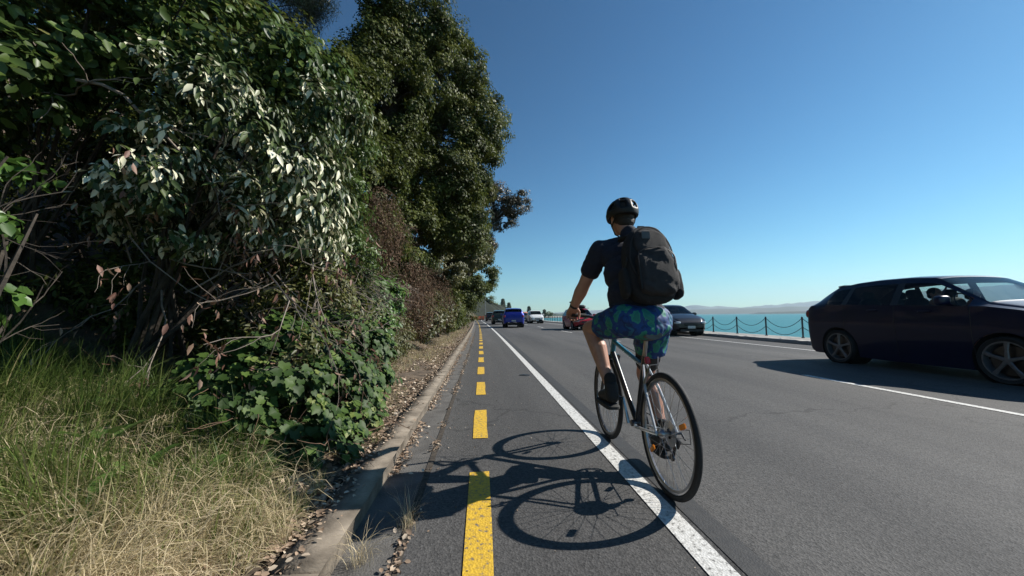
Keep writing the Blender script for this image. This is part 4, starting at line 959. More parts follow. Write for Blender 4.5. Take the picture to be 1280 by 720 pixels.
# helmet: vented shell, visor rim, straps
hm = node('helmet', rider, tuple(Lh(0, -.012, .035))); hm.rotation_euler = (R(-10), 0, R(6))
def helmet_shell(ra, rb, rc, z0, holes, th_):
    nu, nv = 48, 20; V = []; 
    for i in range(nv + 1):
        phi = (PI / 2) * (1 - i / nv) + (-.28) * (i / nv)
        for j in range(nu):
            t_ = 2 * PI * j / nu; bk = max(0, -math.sin(t_)); ph = phi - .18 * bk * (i / nv)
            V.append((ra * math.cos(ph) * math.cos(t_), rb * math.cos(ph) * math.sin(t_) * (1.06 if math.sin(t_) < 0 else 1), rc * math.sin(ph)))
    Q = []
    for i in range(nv):
        for j in range(nu):
            t_ = (j + .5) / nu * 2 * PI; x = V[i * nu + j][0]; y = V[i * nu + j][1]
            if holes and 5 <= i <= 15 and i not in (10,) and (j % 6) in (1, 2, 3) : continue
            if holes and i < 5: pass
            Q.append([i * nu + j, i * nu + (j + 1) % nu, (i + 1) * nu + (j + 1) % nu, (i + 1) * nu + j])
    return V, Q
V, Q = helmet_shell(.101, .128, .105, 0, True, .01); mb = MB().add(V, Q)
o = mb.build('outer_shell', mat('satin_black_helmet', (.010, .010, .011), .5, spec=.35), hm); md = o.modifiers.new('s', 'SOLIDIFY'); md.thickness = .012; md.offset = -1
V, Q = helmet_shell(.091, .118, .094, 0, False, .01); MB().add(V, Q).build('foam_liner', mat('helmet_foam', (.02, .02, .021), .9), hm)
mb = MB()
for s in (-1, 1):
    mb.tube([(s * .088, .03, -.02), (s * .082, .025, -.09), (s * .045, .055, -.145), (0, .07, -.158)], .005, 6); mb.tube([(s * .08, -.06, -.03), (s * .083, -.02, -.07), (s * .081, .022, -.095)], .005, 6)
mb.build('chin_strap', M_blackp, hm)
# backpack
bp = thing('backpack', 'black and charcoal backpack worn high on the cyclist back', 'backpack', (1.05 + .015, 2.165 + .205, 1.348)); bp.rotation_euler = (R(-16), R(.5), R(0))
M_pack = mat('charcoal_pack_cloth', (.014, .012, .013), .85, col2=(.008, .007, .008), scale=40, bump=.5, bscale=350)
M_pack2 = mat('grey_pack_cloth', (.026, .022, .023), .8, col2=(.015, .013, .014), scale=30, bump=.5, bscale=350)
def soft_box(c, rad, e, amp, seed, n=30, pinch=0):
    mb = MB(); mb.sup(c, rad, e, n); V = mb.v[0]; u = (V - np.array(c)) / np.array(rad)
    f = fbm(V[:, 0] * 14, V[:, 2] * 9 + V[:, 1] * 5, seed) + .6 * (.5 - np.abs(fbm(V[:, 0] * 9 + V[:, 2] * 16, V[:, 1] * 8, seed + 2)) * 2)
    V = V + u * (f * amp)[:, None]; V[:, 0] -= V[:, 0] * pinch * np.clip(u[:, 2], 0, 1) ** 2; mb.v[0] = V; return mb
soft_box((0, 0, 0), (.160, .074, .262), .48, .010, 1, pinch=.30).build('main_pouch', M_pack, bp)
soft_box((.012, -.075, -.075), (.125, .045, .155), .5, .011, 4, pinch=.1).build('front_pocket', M_pack2, bp)
soft_box((.006, -.058, .13), (.11, .034, .085), .5, .005, 6, pinch=.25).build('top_pocket', M_pack2, bp)
for s in (-1, 1): soft_box((s * .168, -.0, -.13), (.026, .055, .10), .6, .005, 8 + s).build('side_pocket', M_pack, bp)
def outline(pts): return [np.array(p) for p in pts]
arc = [(-.115 + .012, -.10, -.2), (-.118 + .012, -.112, -.05)] + [(.012 + .118 * math.cos(a), -.112, .005 + .07 * math.sin(a)) for a in np.linspace(PI, 0, 12)] + [(.118 + .012, -.112, -.05), (.115 + .012, -.10, -.2)]
MB().tube(arc, .0035, 5).build('zip', M_blackp, bp)
ed = [(.145 * math.cos(a) * (1 if math.sin(a) < 0 else .95), -.078, .03 + .205 * math.sin(a)) for a in np.linspace(-.9, PI + .9, 30)]
MB().tube(ed, .0045, 5).build('piping', M_pack2, bp)
MB().tube([(-.035, .02, .255), (-.02, .01, .285), (.02, .01, .285), (.035, .02, .255)], .007, 6).build('grab_handle', M_blackp, bp)
MB().box((-.03, -.098, .165), (.055, .006, .05), rotx(.12), .002).build('logo_patch', mat('grey_rubber_patch', (.085, .085, .085), .5), bp)
for s in (-1, 1):
    MB().tube([(s * .07, .07, .24), (s * .085, .16, .27), (s * .10, .27, .20), (s * .12, .31, .08), (s * .14, .24, -.05), (s * .15, .10, -.16)], [.018, .020, .022, .020, .012, .008], 8).build('shoulder_strap', M_pack, bp)
    MB().tube([(s * .14, -.03, .06), (s * .16, -.055, .0), (s * .165, -.02, -.05)], .005, 5).build('compression_strap', M_blackp, bp)

# ------------------------------------------------------------------ cars: lofted shells, local Y forward
M_trim = mat('black_car_trim', (.012, .012, .013), .5)
M_under = mat('car_underside', (.012, .012, .012), .9)
M_cabin = mat('dark_cabin_cloth', (.03, .03, .033), .85, scale=40, col2=(.02, .02, .022))
M_rimc = mat('alloy_wheel_silver', (.20, .20, .215), .45, .5, col2=(.16, .16, .17))
M_plate = mat('white_number_plate', (.62, .62, .60), .4); M_plink = mat('plate_lettering', (.02, .02, .03), .5)
M_lamp = mat('clear_headlight', (.55, .58, .6), .08, .3, coat=1); M_red = M_red
M_tail = mat('red_tail_light', (.30, .008, .01), .2, coat=.8)
M_glass = glass_mat('car_window_glass', (.55, .62, .62)); M_glassd = glass_mat('dark_car_window_glass', (.12, .14, .15), 1.3)
def car_paint(name, col, metallic=.3): return mat(name, col, .35, metallic, spec=.35, coat=.4, scale=3, col2=tuple(x * .93 for x in col))
def car(label, cat, loc, rz, paint, keys, wheels, win, wind, rearw, name='parked_car', wr=.32, mirror=None, seats=True, group=None, glass=None, handles=(), n_side=9, detail=False, tyre_w=.2, side_seams=(), rimf=.66, dlean=(0, 0), lamps=(1, 1)):
    """keys: (y, z_low, z_belt, z_rail, w_belt, w_rail, crown). win: side-window spans in y; wind, rearw: spans of windscreen and rear glass"""
    K = np.array(keys, float); L0, L1 = K[0, 0], K[-1, 0]
    fine = np.linspace(L0, L1, 400); cols = [np.interp(fine, K[:, 0], K[:, i]) for i in range(1, 7)]
    ker = np.exp(-np.linspace(-2, 2, 13) ** 2); ker /= ker.sum()
    sm = []
    for i_, c_ in enumerate(cols):
        p_ = np.pad(c_, 6, mode='edge'); q = np.convolve(p_, ker, 'valid'); q[:4] = c_[:4]; q[-4:] = c_[-4:]; sm.append(q)
    F_ = lambda y, i_: np.interp(y, fine, sm[i_])
    st = set(np.round(np.concatenate([np.linspace(L0, L0 + .12, 7), np.linspace(L0 + .12, L1 - .12, 60), np.linspace(L1 - .12, L1, 7)]), 4).tolist())
    for wy in wheels:
        ar = wr + .055
        st |= set(np.round(wy + ar * np.cos(np.linspace(0, PI, 19)), 4).tolist()); st |= {round(wy - ar - .003, 4), round(wy + ar + .003, 4)}
    for a_, b_ in win: st |= {a_, b_, round(a_ - .03, 4), round(b_ + .03, 4)}
    for a_, b_ in (wind, rearw): st |= {a_, b_}
    st = np.array(sorted(s_ for s_ in st if L0 <= s_ <= L1)); st = st[np.concatenate([[True], np.diff(st) > .0015])]
    root = thing(name, label, cat, loc, rz, group)
    zl0, zb0 = 0, 0
    def width(y, z):
        zl, zb, wb = F_(y, 0), F_(y, 1), F_(y, 3); t_ = np.clip((z - .18) / (zb - .18 + 1e-6), 0, 1.0)
        return wb * (.915 + .09 * np.sin(np.clip(t_ * 1.25, 0, 1) * PI / 2) - .02 * t_ ** 4)
    rows = []
    nw, nr = 6, 7
    for y in st:
        zl, zb, zr, wb, wr_, cr_ = [float(F_(y, i_)) for i_ in range(6)]
        z0 = zl
        for wy in wheels:
            ar = wr + .055
            if abs(y - wy) < ar: z0 = max(z0, wr + math.sqrt(ar * ar - (y - wy) ** 2))
        z0 = min(z0, zb - .03)
        pts = [(width(y, z0) * .9, z0 + .0)] if z0 == zl else [(width(y, z0) - .012, z0)]
        for t_ in np.linspace(0, 1, n_side): 
            z = z0 + (zb - z0) * t_; pts.append((width(y, z), z))
        wb2 = width(y, zb)
        for t_ in np.linspace(0, 1, nw + 1)[1:]:
            pts.append((wb2 + (wr_ - wb2) * (t_ ** 1.15) - .012 * (t_ > .1), zb + (zr - zb) * t_))
        for t_ in np.linspace(0, 1, nr + 1)[1:]:
            a = t_ * PI / 2; pts.append((wr_ * math.cos(a) if t_ < 1 else 0, zr + cr_ * math.sin(a) ** .9))
        rows.append(pts)
    rows = np.array(rows); ns, npt = rows.shape[:2]; i_belt = n_side; i_rail = n_side + nw
    up = np.clip((rows[..., 1] - F_(st, 1)[:, None]) / .45, 0, 1)
    Vr = np.stack([rows[..., 0], st[:, None] + up * (dlean[1] * np.exp(-((st - dlean[0]) / .38) ** 2))[:, None], rows[..., 1]], -1); Vl = Vr * np.array([-1, 1, 1])
    # raked pillars: upper points lean towards the middle of the car
    groups = {}
    def put(key, V, q, mat_): groups.setdefault(key, ([], mat_))[0].append(V[[a_ * npt + b__ for a_, b__ in q]] if False else np.array([V[a_, b__] for a_, b__ in q]))
    for side, V in ((1, Vr), (-1, Vl)):
        for i_ in range(ns - 1):
            ym = (st[i_] + st[i_ + 1]) / 2
            for j_ in range(npt - 1):
                q = [(i_, j_), (i_ + 1, j_), (i_ + 1, j_ + 1), (i_, j_ + 1)]
                if side < 0: q = q[::-1]
                key = 'body'
                if i_belt + 0 < j_ + 0 < i_rail - 1 + 0 or j_ == i_belt:
                    if j_ < i_rail - 1:
                        for w_i, (a_, b_) in enumerate(win):
                            if a_ < ym < b_: key = ('side_window', side, w_i)
                        if key == 'body' and win[0][0] < ym < win[-1][0]: key = ('window_pillar', side, sum(ym > a_ for a_, b_ in win))
                if j_ >= i_rail:
                    if wind[0] < ym < wind[1] and j_ > i_rail: key = ('windscreen',)
                    if rearw[0] < ym < rearw[1] and j_ > i_rail: key = ('rear_window',)
                put(key, V, q, None)
    for key, (qs, _) in groups.items():
        A = np.array(qs).reshape(-1, 3); 
        u_, inv = np.unique(np.round(A, 5), axis=0, return_inverse=True); Q = inv.reshape(-1, 4)
        nm = 'body' if key == 'body' else key[0]
        good = np.array([len(set(q)) == 4 for q in Q]); tri = [list(dict.fromkeys(q)) for q in Q[~good]]; tri = [t_ for t_ in tri if len(t_) == 3]
        me = mesh_np(nm, u_, [Q[good]] + ([np.array(tri)] if tri else []), smooth=True)
        if nm == 'body':
            me.set_sharp_from_angle(angle=R(50))
        o = obj(nm, me, paint if nm == 'body' else M_trim if nm == 'window_pillar' else (glass or M_glass), root)
    # caps
    for i_, s_ in ((0, -1), (ns - 1, 1)):
        mb = MB()
        ring = np.vstack([Vr[i_], Vl[i_][::-1]]); c_ = ring.mean(0); n_ = len(ring)
        mb.add(np.vstack([ring, c_]), None, [([k_, (k_ + 1) % n_, n_] if s_ < 0 else [(k_ + 1) % n_, k_, n_]) for k_ in range(n_)])
        mb.build('bumper', paint, root)
    # underside, arch liners, cabin floor
    mb = MB(); wy0, wy1 = wheels; wl = float(F_(0, 3)) * .88
    mb.box((0, (L0 + L1) / 2, .27), (wl * 1.25, (L1 - L0) * .93, .10)); mb.box((0, (wy0 + wy1) / 2, .26), (wl * 2, wy1 - wy0 - 2 * wr - .14, .14))
    for y in wheels: mb.lathe([(wr + .05, -wl * 1.08), (wr + .05, -wl * .60), (.05, -wl * .60)], 28, Matrix.Translation((0, y, wr + .01))).lathe([(wr + .05, wl * 1.08), (wr + .05, wl * .60), (.05, wl * .60)], 28, Matrix.Translation((0, y, wr + .01)))
    mb.build('underside', M_under, root)
    # wheels
    first = None
    for y in wheels:
        for s_ in (-1, 1):
            xw = s_ * (float(F_(y, 3)) - tyre_w * .5 - .005)
            if first is None:
                wn = node('wheel', root, (xw, y, wr)); first = wn
                rr_ = wr * rimf; h_ = tyre_w / 2
                MB().lathe([(rr_, -h_ * .8), (wr * .93, -h_), (wr, -h_ * .72), (wr, h_ * .72), (wr * .93, h_), (rr_, h_ * .8)], 40).build('tyre', M_rub, wn)
                mb = MB(); mb.lathe([(rr_ + .004, h_ * .86), (rr_ - .012, h_ * .86), (rr_ - .02, h_ * .4), (rr_ - .02, -h_ * .8)], 36); mb.lathe([(rr_ + .004, -h_ * .86), (rr_ - .012, -h_ * .86), (rr_ - .02, -h_ * .4)], 36)
                for sgn in (-1, 1):
                    for q in range(5):
                        a = q * 2 * PI / 5 + .3; c_, d_ = math.cos(a), math.sin(a); t2 = np.array([0, -d_, c_]); r2 = np.array([0, c_, d_]); x0 = sgn * h_ * .72
                        V = []
                        for rad_, hw, dx in ((.03, .030, 0), (rr_ * .55, .021, .0), (rr_ - .012, .034, -.006 * sgn)):
                            for u_, w_ in ((-1, 0), (-.6, .012), (.6, .012), (1, 0)): V.append(np.array([x0 + dx + sgn * w_, 0, 0]) + r2 * rad_ + t2 * hw * u_)
                        mb.add(V, [[4 * i2 + j2, 4 * i2 + j2 + 1, 4 * i2 + j2 + 5, 4 * i2 + j2 + 4] for i2 in range(2) for j2 in range(3)])
                    mb.lathe([(0, sgn * (h_ * .72 + .018)), (.035, sgn * (h_ * .72 + .014)), (.045, sgn * h_ * .6)], 18)
                mb.build('rim', M_rimc, wn)
                MB().lathe([(0, h_ * .2), (rr_ * .8, h_ * .2), (rr_ * .8, -h_ * .2), (0, -h_ * .2)], 24).build('brake_disc', M_steel, wn)
            else:
                c_ = copy_tree(first, root); c_.location = (xw, y, wr); c_.parent = root
    # lights, plates
    wf, wre = float(F_(L1 - .1, 3)), float(F_(L0 + .1, 3)); zbF, zbR = float(F_(L1 - .12, 1)), float(F_(L0 + .1, 1))
    for s_ in (-1, 1):
        MB().sup((s_ * (wf - .13), L1 - .14, zbF - .085), (.155, .135, .075), .75, 12).build('headlight', M_lamp, root)
        MB().sup((s_ * (wre - .085), L0 + .085, zbR - .09), (.085, .085 * lamps[0], .095), .7, 12).build('tail_light', M_tail, root)
    for y, s_ in ((L1 + .012, 1), (L0 - .012, -1)):
        zz = .42 if s_ > 0 else .60
        p_ = MB().box((0, y, zz), (.36, .014, .125), None, .004).build('number_plate', M_plate, root)
        if detail:
            mb = MB()
            for q in range(6): mb.box((-.135 + q * .054, y + s_ * .009, zz), (.028, .004, .07))
            mb.build('lettering', M_plink, p_)
    MB().box((0, L1 - .03, (zbF + .28) / 2 + .06), (wf * .95, .10, .13), None, .02).build('grille', M_trim, root)
    MB().box((0, L1 - .045, .27), (wf * 1.5, .10, .10), None, .02).build('lower_grille', M_trim, root)
    # mirrors
    my = wind[1] - .40 if mirror is None else mirror; zb = float(F_(my, 1)); wb = float(width(my, zb))
    for s_ in (-1, 1):
        MB().sup((s_ * (wb + .10), my, zb + .085), (.105, .065, .075), .6, 14).tube([(s_ * (wb - .04), my + .02, zb + .01), (s_ * (wb + .06), my + .01, zb + .05)], .022, 8).build('wing_mirror', paint, root)
    for hy in handles:
        z_ = float(F_(hy, 1)) - .10; x_ = float(width(hy, z_))
        for s_ in (-1, 1): MB().sup((s_ * (x_ + .012), hy, z_), (.016, .095, .017), .6, 10).build('door_handle', paint, root)
    for sy in side_seams:
        for s_ in (-1, 1):
            zz = np.linspace(float(F_(sy, 0)) + .03, float(F_(sy, 1)) - .005, 10); MB().tube([(s_ * (float(width(sy, z_)) + .0005), sy, z_) for z_ in zz], .0035, 4, cap=False).build('door_seam', M_trim, root)
    # cabin
    zb = float(F_(0, 1)); wi = float(F_(0, 3)) - .12
    mb = MB(); mb.box((0, (rearw[1] + wind[1]) / 2 - .1, .36), (wi * 2, wind[1] - rearw[1] + .1, .06)); mb.box((0, wind[1] - .22, zb - .14), (wi * 1.95, .42, .24), None, .06)
    mb.build('dashboard', M_cabin, root)
    MB().lathe([(.175, -.012), (.19, 0), (.175, .012), (.163, 0)], 28, Matrix.Translation((.36, wind[1] - .58, zb + .02)) @ Matrix.Rotation(R(-65), 4, 'X') @ Matrix.Rotation(PI / 2, 4, 'Y'), closed=True).build('steering_wheel', M_trim, root)
    if seats:
        for ys__, nrow in ((wind[1] - 1.18, 1), (wind[1] - 2.02, 2)):
            for s_ in (-1, 1):
                mb = MB(); mb.sup((s_ * .36, ys__ + .18, zb - .46), (.24, .26, .09), .5, 12); mb.sup((s_ * .36, ys__ - .06, zb - .16), (.235, .075, .31), .55, 12, rotx(.18)); 
                se = mb.build('seat', M_cabin, root)
                MB().sup((s_ * .36, ys__ - .14, zb + .20), (.13, .05, .09), .6, 10, rotx(.12)).build('headrest', M_cabin, se)
    return root, F_, width
navy = mat('navy_car_paint', (.0006, .006, .036), .4, .0, spec=.25, coat=.35, scale=3)
wag_keys = [(-2.05, .44, .66, .67, .70, .64, .01), (-2.035, .32, .80, .82, .80, .72, .02), (-1.98, .25, 1.06, 1.09, .875, .76, .03), (-1.88, .17, 1.18, 1.22, .89, .72, .04), (-1.46, .17, 1.185, 1.54, .905, .67, .05), (-1.1, .17, 1.18, 1.585, .91, .66, .055),
            (-.6, .15, 1.165, 1.61, .915, .65, .055), (-.05, .15, 1.145, 1.61, .915, .645, .05), (.36, .15, 1.13, 1.575, .915, .64, .05), (1.10, .15, 1.10, 1.13, .91, .80, .055), (1.45, .20, 1.04, 1.06, .90, .78, .05), (1.85, .22, .95, .97, .87, .74, .04), (2.10, .28, .84, .86, .79, .66, .03), (2.2, .36, .70, .72, .68, .56, .015), (2.23, .42, .62, .63, .60, .48, .01)]
wag, Fw_, wid = car('x', 'car', (8.16, 6.08, 0), PI, navy, wag_keys, (-1.26, 1.26),
    [(-1.50, -1.14), (-1.03, -.20), (-.08, .50), (.53, .90)], (.40, 1.08), (-1.86, -1.50), name='station_wagon', wr=.335, mirror=.66, handles=(-.50, .34), side_seams=(-1.09, -.14, .92), rimf=.79, dlean=(-1.35, .13), tyre_w=.21,
    glass=glass_mat('wagon_window_glass', (.66, .74, .74), 1.32))
wag['label'] = 'dark navy station wagon passing close by, its shaded flank turned to the cycle lane'
MB().box((0, -1.40, 1.575), (1.18, .16, .03), rotx(.12), .012).build('roof_spoiler', navy, wag)
# occupants
def sitter(label, x, y, z, shirt, car_loc, face=PI, skin=M_skin, hair_c=(.02, .015, .012), cap=None):
    t = thing('person', label, 'person', (x, y, z), face)
    b = Body(); b.ell((0, 0, .10), (.17, .13, .12)).ell((0, -.02, .32), (.17, .11, .22)).ell((0, -.03, .46), (.19, .09, .09))
    b.limb((np.array([0, -.02, .50]), .06), (np.array([0, 0, .60]), .052))
    for s_ in (-1, 1):
        b.limb(((s_ * .19, -.02, .47), .055), ((s_ * .25, .14, .24), .042), ((s_ * .14, .40, .33), .032)); b.limb(((s_ * .10, 0, .08), .085), ((s_ * .12, .38, .10), .062), ((s_ * .12, .46, -.20), .045))
        hand(b, (s_ * .14, .40, .33), (s_ * .13, .45, .35), (0, 1, .1), (-s_, 0, -.6), (0, 0, 1), s=1)
    L = head(b, (0, .03, .73))
    b.fuse('body', skin, t, .008, 3)
    Body().ell(L(0, -.02, .03), (.082, .094, .086)).ell(L(0, -.05, -.03), (.07, .055, .05)).fuse('hair', mat('hair_' + shirt.name, hair_c, .7), t, .008, 2)
    b = Body(); b.ell((0, 0, .12), (.185, .145, .13)).ell((0, -.02, .32), (.185, .125, .23)).ell((0, -.03, .46), (.205, .105, .10))
    for s_ in (-1, 1): b.limb(((s_ * .19, -.02, .47), .068), ((s_ * .225, .07, .34), .062))
    b.fuse('shirt', shirt, t, .009, 3, .004)
    return t
sitter('driver in a dark shirt at the wheel of the navy station wagon', 8.16 - .36, 6.08 - .06, .60, mat('driver_shirt', (.03, .03, .035), .8), None)
sitter('front passenger in a grey shirt beside the driver of the navy station wagon', 8.16 + .36, 6.08 - .06, .58, mat('passenger_shirt', (.10, .10, .11), .8), None, hair_c=(.05, .03, .02))

hatch_keys = [(-2.05, .42, .70, .72, .66, .60, .01), (-2.0, .30, .92, .95, .80, .70, .03), (-1.85, .25, 1.0, 1.18, .85, .68, .04), (-1.65, .23, 1.0, 1.40, .865, .64, .05), (-.8, .20, .98, 1.47, .875, .62, .055), (.1, .20, .96, 1.45, .875, .61, .05), (.3, .20, .955, 1.40, .875, .61, .05), (1.1, .20, .94, .98, .86, .72, .06), (1.4, .22, .90, .93, .85, .72, .05), (1.8, .26, .78, .80, .80, .66, .04), (2.0, .32, .66, .67, .70, .56, .02), (2.05, .40, .56, .57, .60, .48, .01)]
suv_keys = [(-2.3, .48, .80, .82, .72, .64, .01), (-2.25, .36, 1.02, 1.05, .86, .74, .03), (-2.12, .32, 1.12, 1.30, .90, .72, .04), (-1.95, .30, 1.12, 1.58, .915, .68, .05), (-.8, .28, 1.10, 1.66, .92, .66, .055), (.2, .28, 1.07, 1.64, .92, .65, .05), (.42, .28, 1.06, 1.59, .92, .65, .05), (1.15, .28, 1.04, 1.09, .90, .76, .06), (1.6, .30, 1.0, 1.02, .89, .76, .05), (2.1, .34, .88, .90, .84, .70, .04), (2.28, .42, .74, .75, .74, .6, .02), (2.33, .50, .62, .63, .62, .5, .01)]
HW = [(-1.55, -.95), (-.88, -.05), (.04, .85)]; SW = [(-1.85, -1.25), (-1.18, -.28), (-.18, .95)]
def onroad(x, y): return (float(cx(y)) + x, y, 0)
hatch = dict(keys=hatch_keys, wheels=(-1.25, 1.30), win=HW, wind=(.33, 1.08), rearw=(-1.84, -1.66), wr=.31, detail=False, seats=True)
suvk = dict(keys=suv_keys, wheels=(-1.35, 1.38), win=SW, wind=(.45, 1.13), rearw=(-2.11, -1.96), wr=.36, detail=False, seats=True)
# oncoming: dark hatchback, red car with rack, white van-like car
dk, _, _ = car('dark blue hatchback coming towards the camera, half hidden behind the cyclist', 'car', (9.6, 19.0, 0), PI, car_paint('slate_blue_paint', (.010, .014, .024), .1), name='hatchback', glass=M_glassd, **hatch)
rc, _, _ = car('crimson red car with bicycles carried on its roof, driving towards the camera', 'car', (6.95, 27.2, 0), PI, car_paint('crimson_paint', (.36, .008, .022), .0), name='red_car', glass=M_glassd, **hatch)
rc['label'] = 'crimson red car with a load on its roof, coming up behind the cyclist arm'
wc, _, _ = car('white people carrier driving towards the camera, farthest of the oncoming traffic', 'car', (6.95, 50.5, 0), PI, car_paint('white_paint', (.75, .75, .74), 0), name='people_carrier', glass=M_glassd, **suvk)
bl, _, _ = car('bright blue sport utility car seen from behind, nearest vehicle ahead in the lane', 'car', (2.72, 34.6, 0), R(-2), car_paint('royal_blue_paint', (.015, .03, .30), .3), name='blue_car', glass=M_glassd, **suvk)
gn, _, _ = car('dark green off-road car driving just ahead of the bright blue one', 'car', (2.0, 47.5, 0), R(0), car_paint('dark_green_paint', (.02, .032, .024), .1), name='green_car', glass=M_glassd, **suvk)
bk, _, _ = car('black car farthest ahead in the lane, near the orange barrier', 'car', (1.45, 74, 0), R(0), car_paint('black_paint', (.012, .012, .014), .1), name='black_car', glass=M_glassd, **suvk)
gy, _, _ = car('grey car tucked beside the white people carrier', 'car', (6.6, 62, 0), PI, car_paint('grey_paint', (.07, .075, .08), .3), name='grey_car', glass=M_glassd, **hatch)
# load on the red car's roof
t = thing('roof_box', 'dark lumpy load strapped on the roof rack of the red car', 'roof load', (6.95, 27.2, 1.50), PI)
MB().sup((0, 0, .13), (.42, .75, .13), .6, 14).build('load', M_blackp, t); MB().box((0, -.4, .01), (1.25, .05, .03)).build('roof_bar', M_steel, t); MB().box((0, .45, .01), (1.25, .05, .03)).build('roof_bar', M_steel, t)

# ------------------------------------------------------------------ promenade fence of posts and chains
fence = thing('chain_fence', 'row of dark posts joined by two sagging chains along the sea wall', 'fence', (0, 0, 0))
M_post = mat('blue_black_iron', (.012, .022, .035), .45, col2=(.02, .028, .035), scale=12)
py = [13.05 - 1.78 * k for k in range(8)][::-1] + [13.05 + 1.78 * k for k in range(1, 48)]
pm = MB().lathe([(0, .775), (.018, .77), (.034, .745), (.036, .72), (.030, .705), (.030, .03), (.055, .02), (.06, 0)], 12, Matrix.Rotation(-PI / 2, 4, 'Y'))
p0 = pm.build('post', M_post, fence)
PX = lambda y: (float(cx(y)) + 11.62, y, .118)
cm = None
def chain_mesh(n, d, sag1, sag2, nm):
    mb = MB()
    for z0, sg in ((.725, sag1), (.40, sag2)):
        L = np.linspace(0, 1, n); P = np.stack([d[0] * L, d[1] * L, z0 - sg * 4 * L * (1 - L) + .0 * L], -1)
        r_ = .0085 + .0055 * (np.arange(n) % 2); mb.tube(P, r_, 5, cap=False)
    return mb
for i_, y in enumerate(py):
    p = p0 if i_ == 0 else p0.copy()
    if i_: COL.objects.link(p); p.parent = fence
    p.location = PX(y)
    if i_ + 1 < len(py):
        d = np.array(PX(py[i_ + 1])) - np.array(PX(y))
        c_ = chain_mesh(49 if y < 35 else 13, d, .35 + .02 * math.sin(i_ * 2.1), .30 + .03 * math.cos(i_ * 1.7), 'c').build('chain', M_post, fence); c_.location = PX(y)

# ------------------------------------------------------------------ things at the far end of the road
t = thing('street_lamp', 'tall grey street lamp by the dark headland at the end of the road', 'street lamp', (float(cx(118)) + 1.2, 118, 0))
MB().tube([(0, 0, 0), (0, 0, .5), (0, 0, 7.8), (.25, 0, 8.6), (1.1, 0, 8.9)], [.11, .09, .06, .05, .04], 10).build('pole', mat('galvanised_steel', (.30, .31, .32), .5, .5), t)
MB().sup((1.45, 0, 8.9), (.42, .16, .08), .7, 12).build('lamp_head', M_steel, t)
t = thing('road_barrier', 'orange plastic safety barrier across the verge at the end of the cycle lane', 'barrier', (float(cx(98)) - 1.9, 98, 0))
mb = MB(); M_or = mat('orange_plastic', (.75, .17, .05), .6, col2=(.62, .22, .10), scale=2)
for k_ in range(4): mb.box((-1.2 + k_ * 1.3, k_ * .25, .50), (1.26, .35, .98), None, .06)
mb.build('panel', M_or, t); MB().box((.75, .38, .08), (5.3, .6, .16), None, .04).build('foot', M_blackp, t)
def norfolk(label, x, y, h):
    t = thing('norfolk_pine', label, 'tree', (x, y, -.4), 0, 'norfolk pines at the end of the bay')
    MB().tube([(0, 0, 0), (0, 0, h * .6), (0, 0, h)], [.35, .22, .05], 8).build('trunk', M_bark, t)
    C, N = [], []
    for k_ in range(16):
        z = h * (.16 + .82 * k_ / 16); rr_ = h * .23 * (1 - k_ / 17) ** .75
        for q in range(7):
            a = q * 2 * PI / 7 + k_; nn = 70
            s_ = rng.random(nn); C.append(np.stack([np.cos(a) * rr_ * s_, np.sin(a) * rr_ * s_, z + .25 * s_ ** 2 * rr_ * .5 + 0 * s_], -1) + rng.normal(size=(nn, 3)) * [.25, .25, .12]); 
    C = np.vstack(C); leaf_obj('crown', C, unit(len(C)), droop(len(C), -.3), .6 * rng.uniform(.6, 1.2, len(C)), SMALL, L_pine, t)
norfolk('taller of the two conical norfolk pines beyond the headland', 14.0, 262, 13.5)
norfolk('shorter right-hand one of the two conical norfolk pines beyond the headland', 17.8, 258, 10.5)
norfolk('conical norfolk pine rising behind the white people carrier', 33, 270, 8.0)
norfolk('small lone conical norfolk pine between the white people carrier and the bay', 44, 270, 5.5)
for o_ in bpy.data.objects:
    if o_.get('label') == 'shorter right-hand one of the two conical norfolk pines beyond the headland': o_['label'] = 'shorter of the two conical norfolk pines beyond the headland'
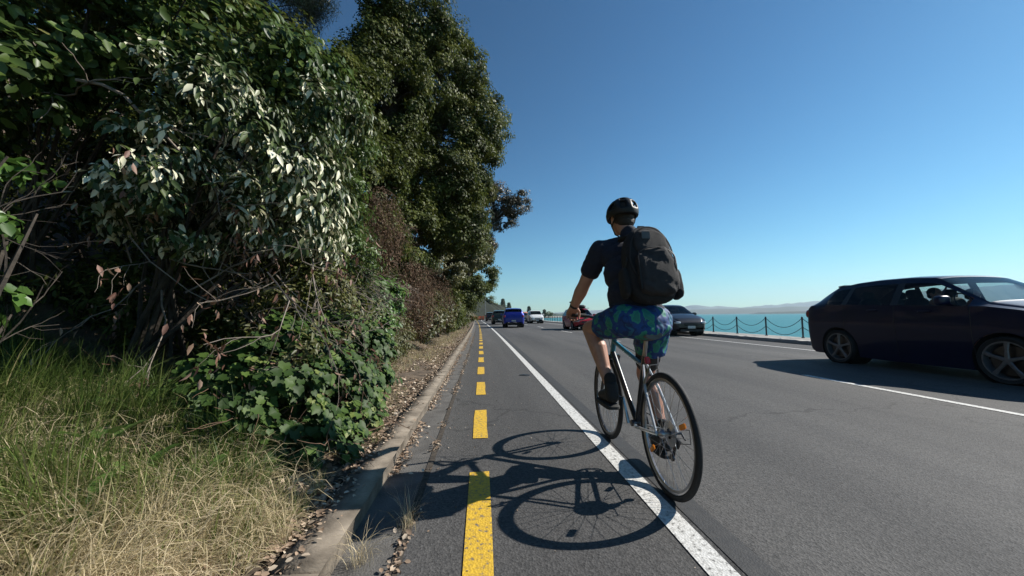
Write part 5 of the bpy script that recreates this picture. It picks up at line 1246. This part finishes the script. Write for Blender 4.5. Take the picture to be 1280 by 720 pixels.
for k_, (x, y, r_, lab) in enumerate([(9, 236, 3.0, 'rounded dark shoreline tree under the tall norfolk pine'), (24, 262, 2.6, 'low dark shoreline tree between the norfolk pines and the white people carrier'), (52, 300, 3.0, 'low dark tree on the beach edge past the small norfolk pine')]):
    tree('shore_tree', lab, 'tree', (x, y, -.5), [(x, y, r_ * .8, r_ * 1.3, r_, r_ * .7), (x + r_, y + 1, r_ * .6, r_, r_, r_ * .5)], 40, 1.0, 60, L_ever, .5, trunk_r=.25, group='trees at the far shore')
for x, y, z, r_, lab in ((-3, 168, 8.8, 3.4, 'topmost tree in silhouette on the dark headland'), (2.4, 172, 6.6, 2.8, 'tree on the headland slope just below its top'), (5.0, 176, 4.2, 2.4, 'tree halfway down the headland slope'), (7.0, 180, 1.8, 2.0, 'lowest tree at the foot of the headland slope')):
    y -= 9; z += 1.2
    tree('headland_tree', lab, 'tree', (x, y, z - 3), [(x, y, z, r_, r_, r_ * .8), (x - r_, y + 1, z + .6, r_, r_, r_ * .8)], 40, 1.1, 60, L_ever, .5, trunk_r=.25, group='trees on the headland')
# low building roofs with orange roof at the end of the road
t = thing('house', 'low distant house with an orange roof beyond the far cars', 'house', (27, 255, -.5))
MB().box((0, 0, 1.3), (7, 6, 2.6)).build('wall', mat('cream_wall', (.45, .42, .37), .8), t)
MB().add([(-3.8, -3.4, 2.6), (3.8, -3.4, 2.6), (3.8, 3.4, 2.6), (-3.8, 3.4, 2.6), (-2.6, 0, 4.0), (2.6, 0, 4.0)], [[0, 1, 5, 4], [2, 3, 4, 5], [0, 3, 2, 1]], [[1, 2, 5], [3, 0, 4]]).build('roof', mat('orange_roof_tiles', (.45, .13, .07), .8), t, smooth=False)
for q in (-2, 0, 2): MB().box((q, -3.02, 1.4), (1.0, .08, 1.0)).build('window', M_trim, t)

# ------------------------------------------------------------------ air
hz = bpy.data.materials.new('sea_air'); hz.use_nodes = True; n_ = hz.node_tree; n_.nodes.clear()
pv = nd(n_, 'ShaderNodeVolumePrincipled'); pv.inputs['Color'].default_value = (.66, .86, 1., 1); pv.inputs['Density'].default_value = 1.5e-4; pv.inputs['Anisotropy'].default_value = .2
oo = n_.nodes.new('ShaderNodeOutputMaterial'); n_.links.new(pv.outputs[0], oo.inputs['Volume'])
mb = MB(); mb.box((0, 2200, 138), (15000, 5200, 286))
tag(mb.build('haze', hz, smooth=False), kind='stuff')
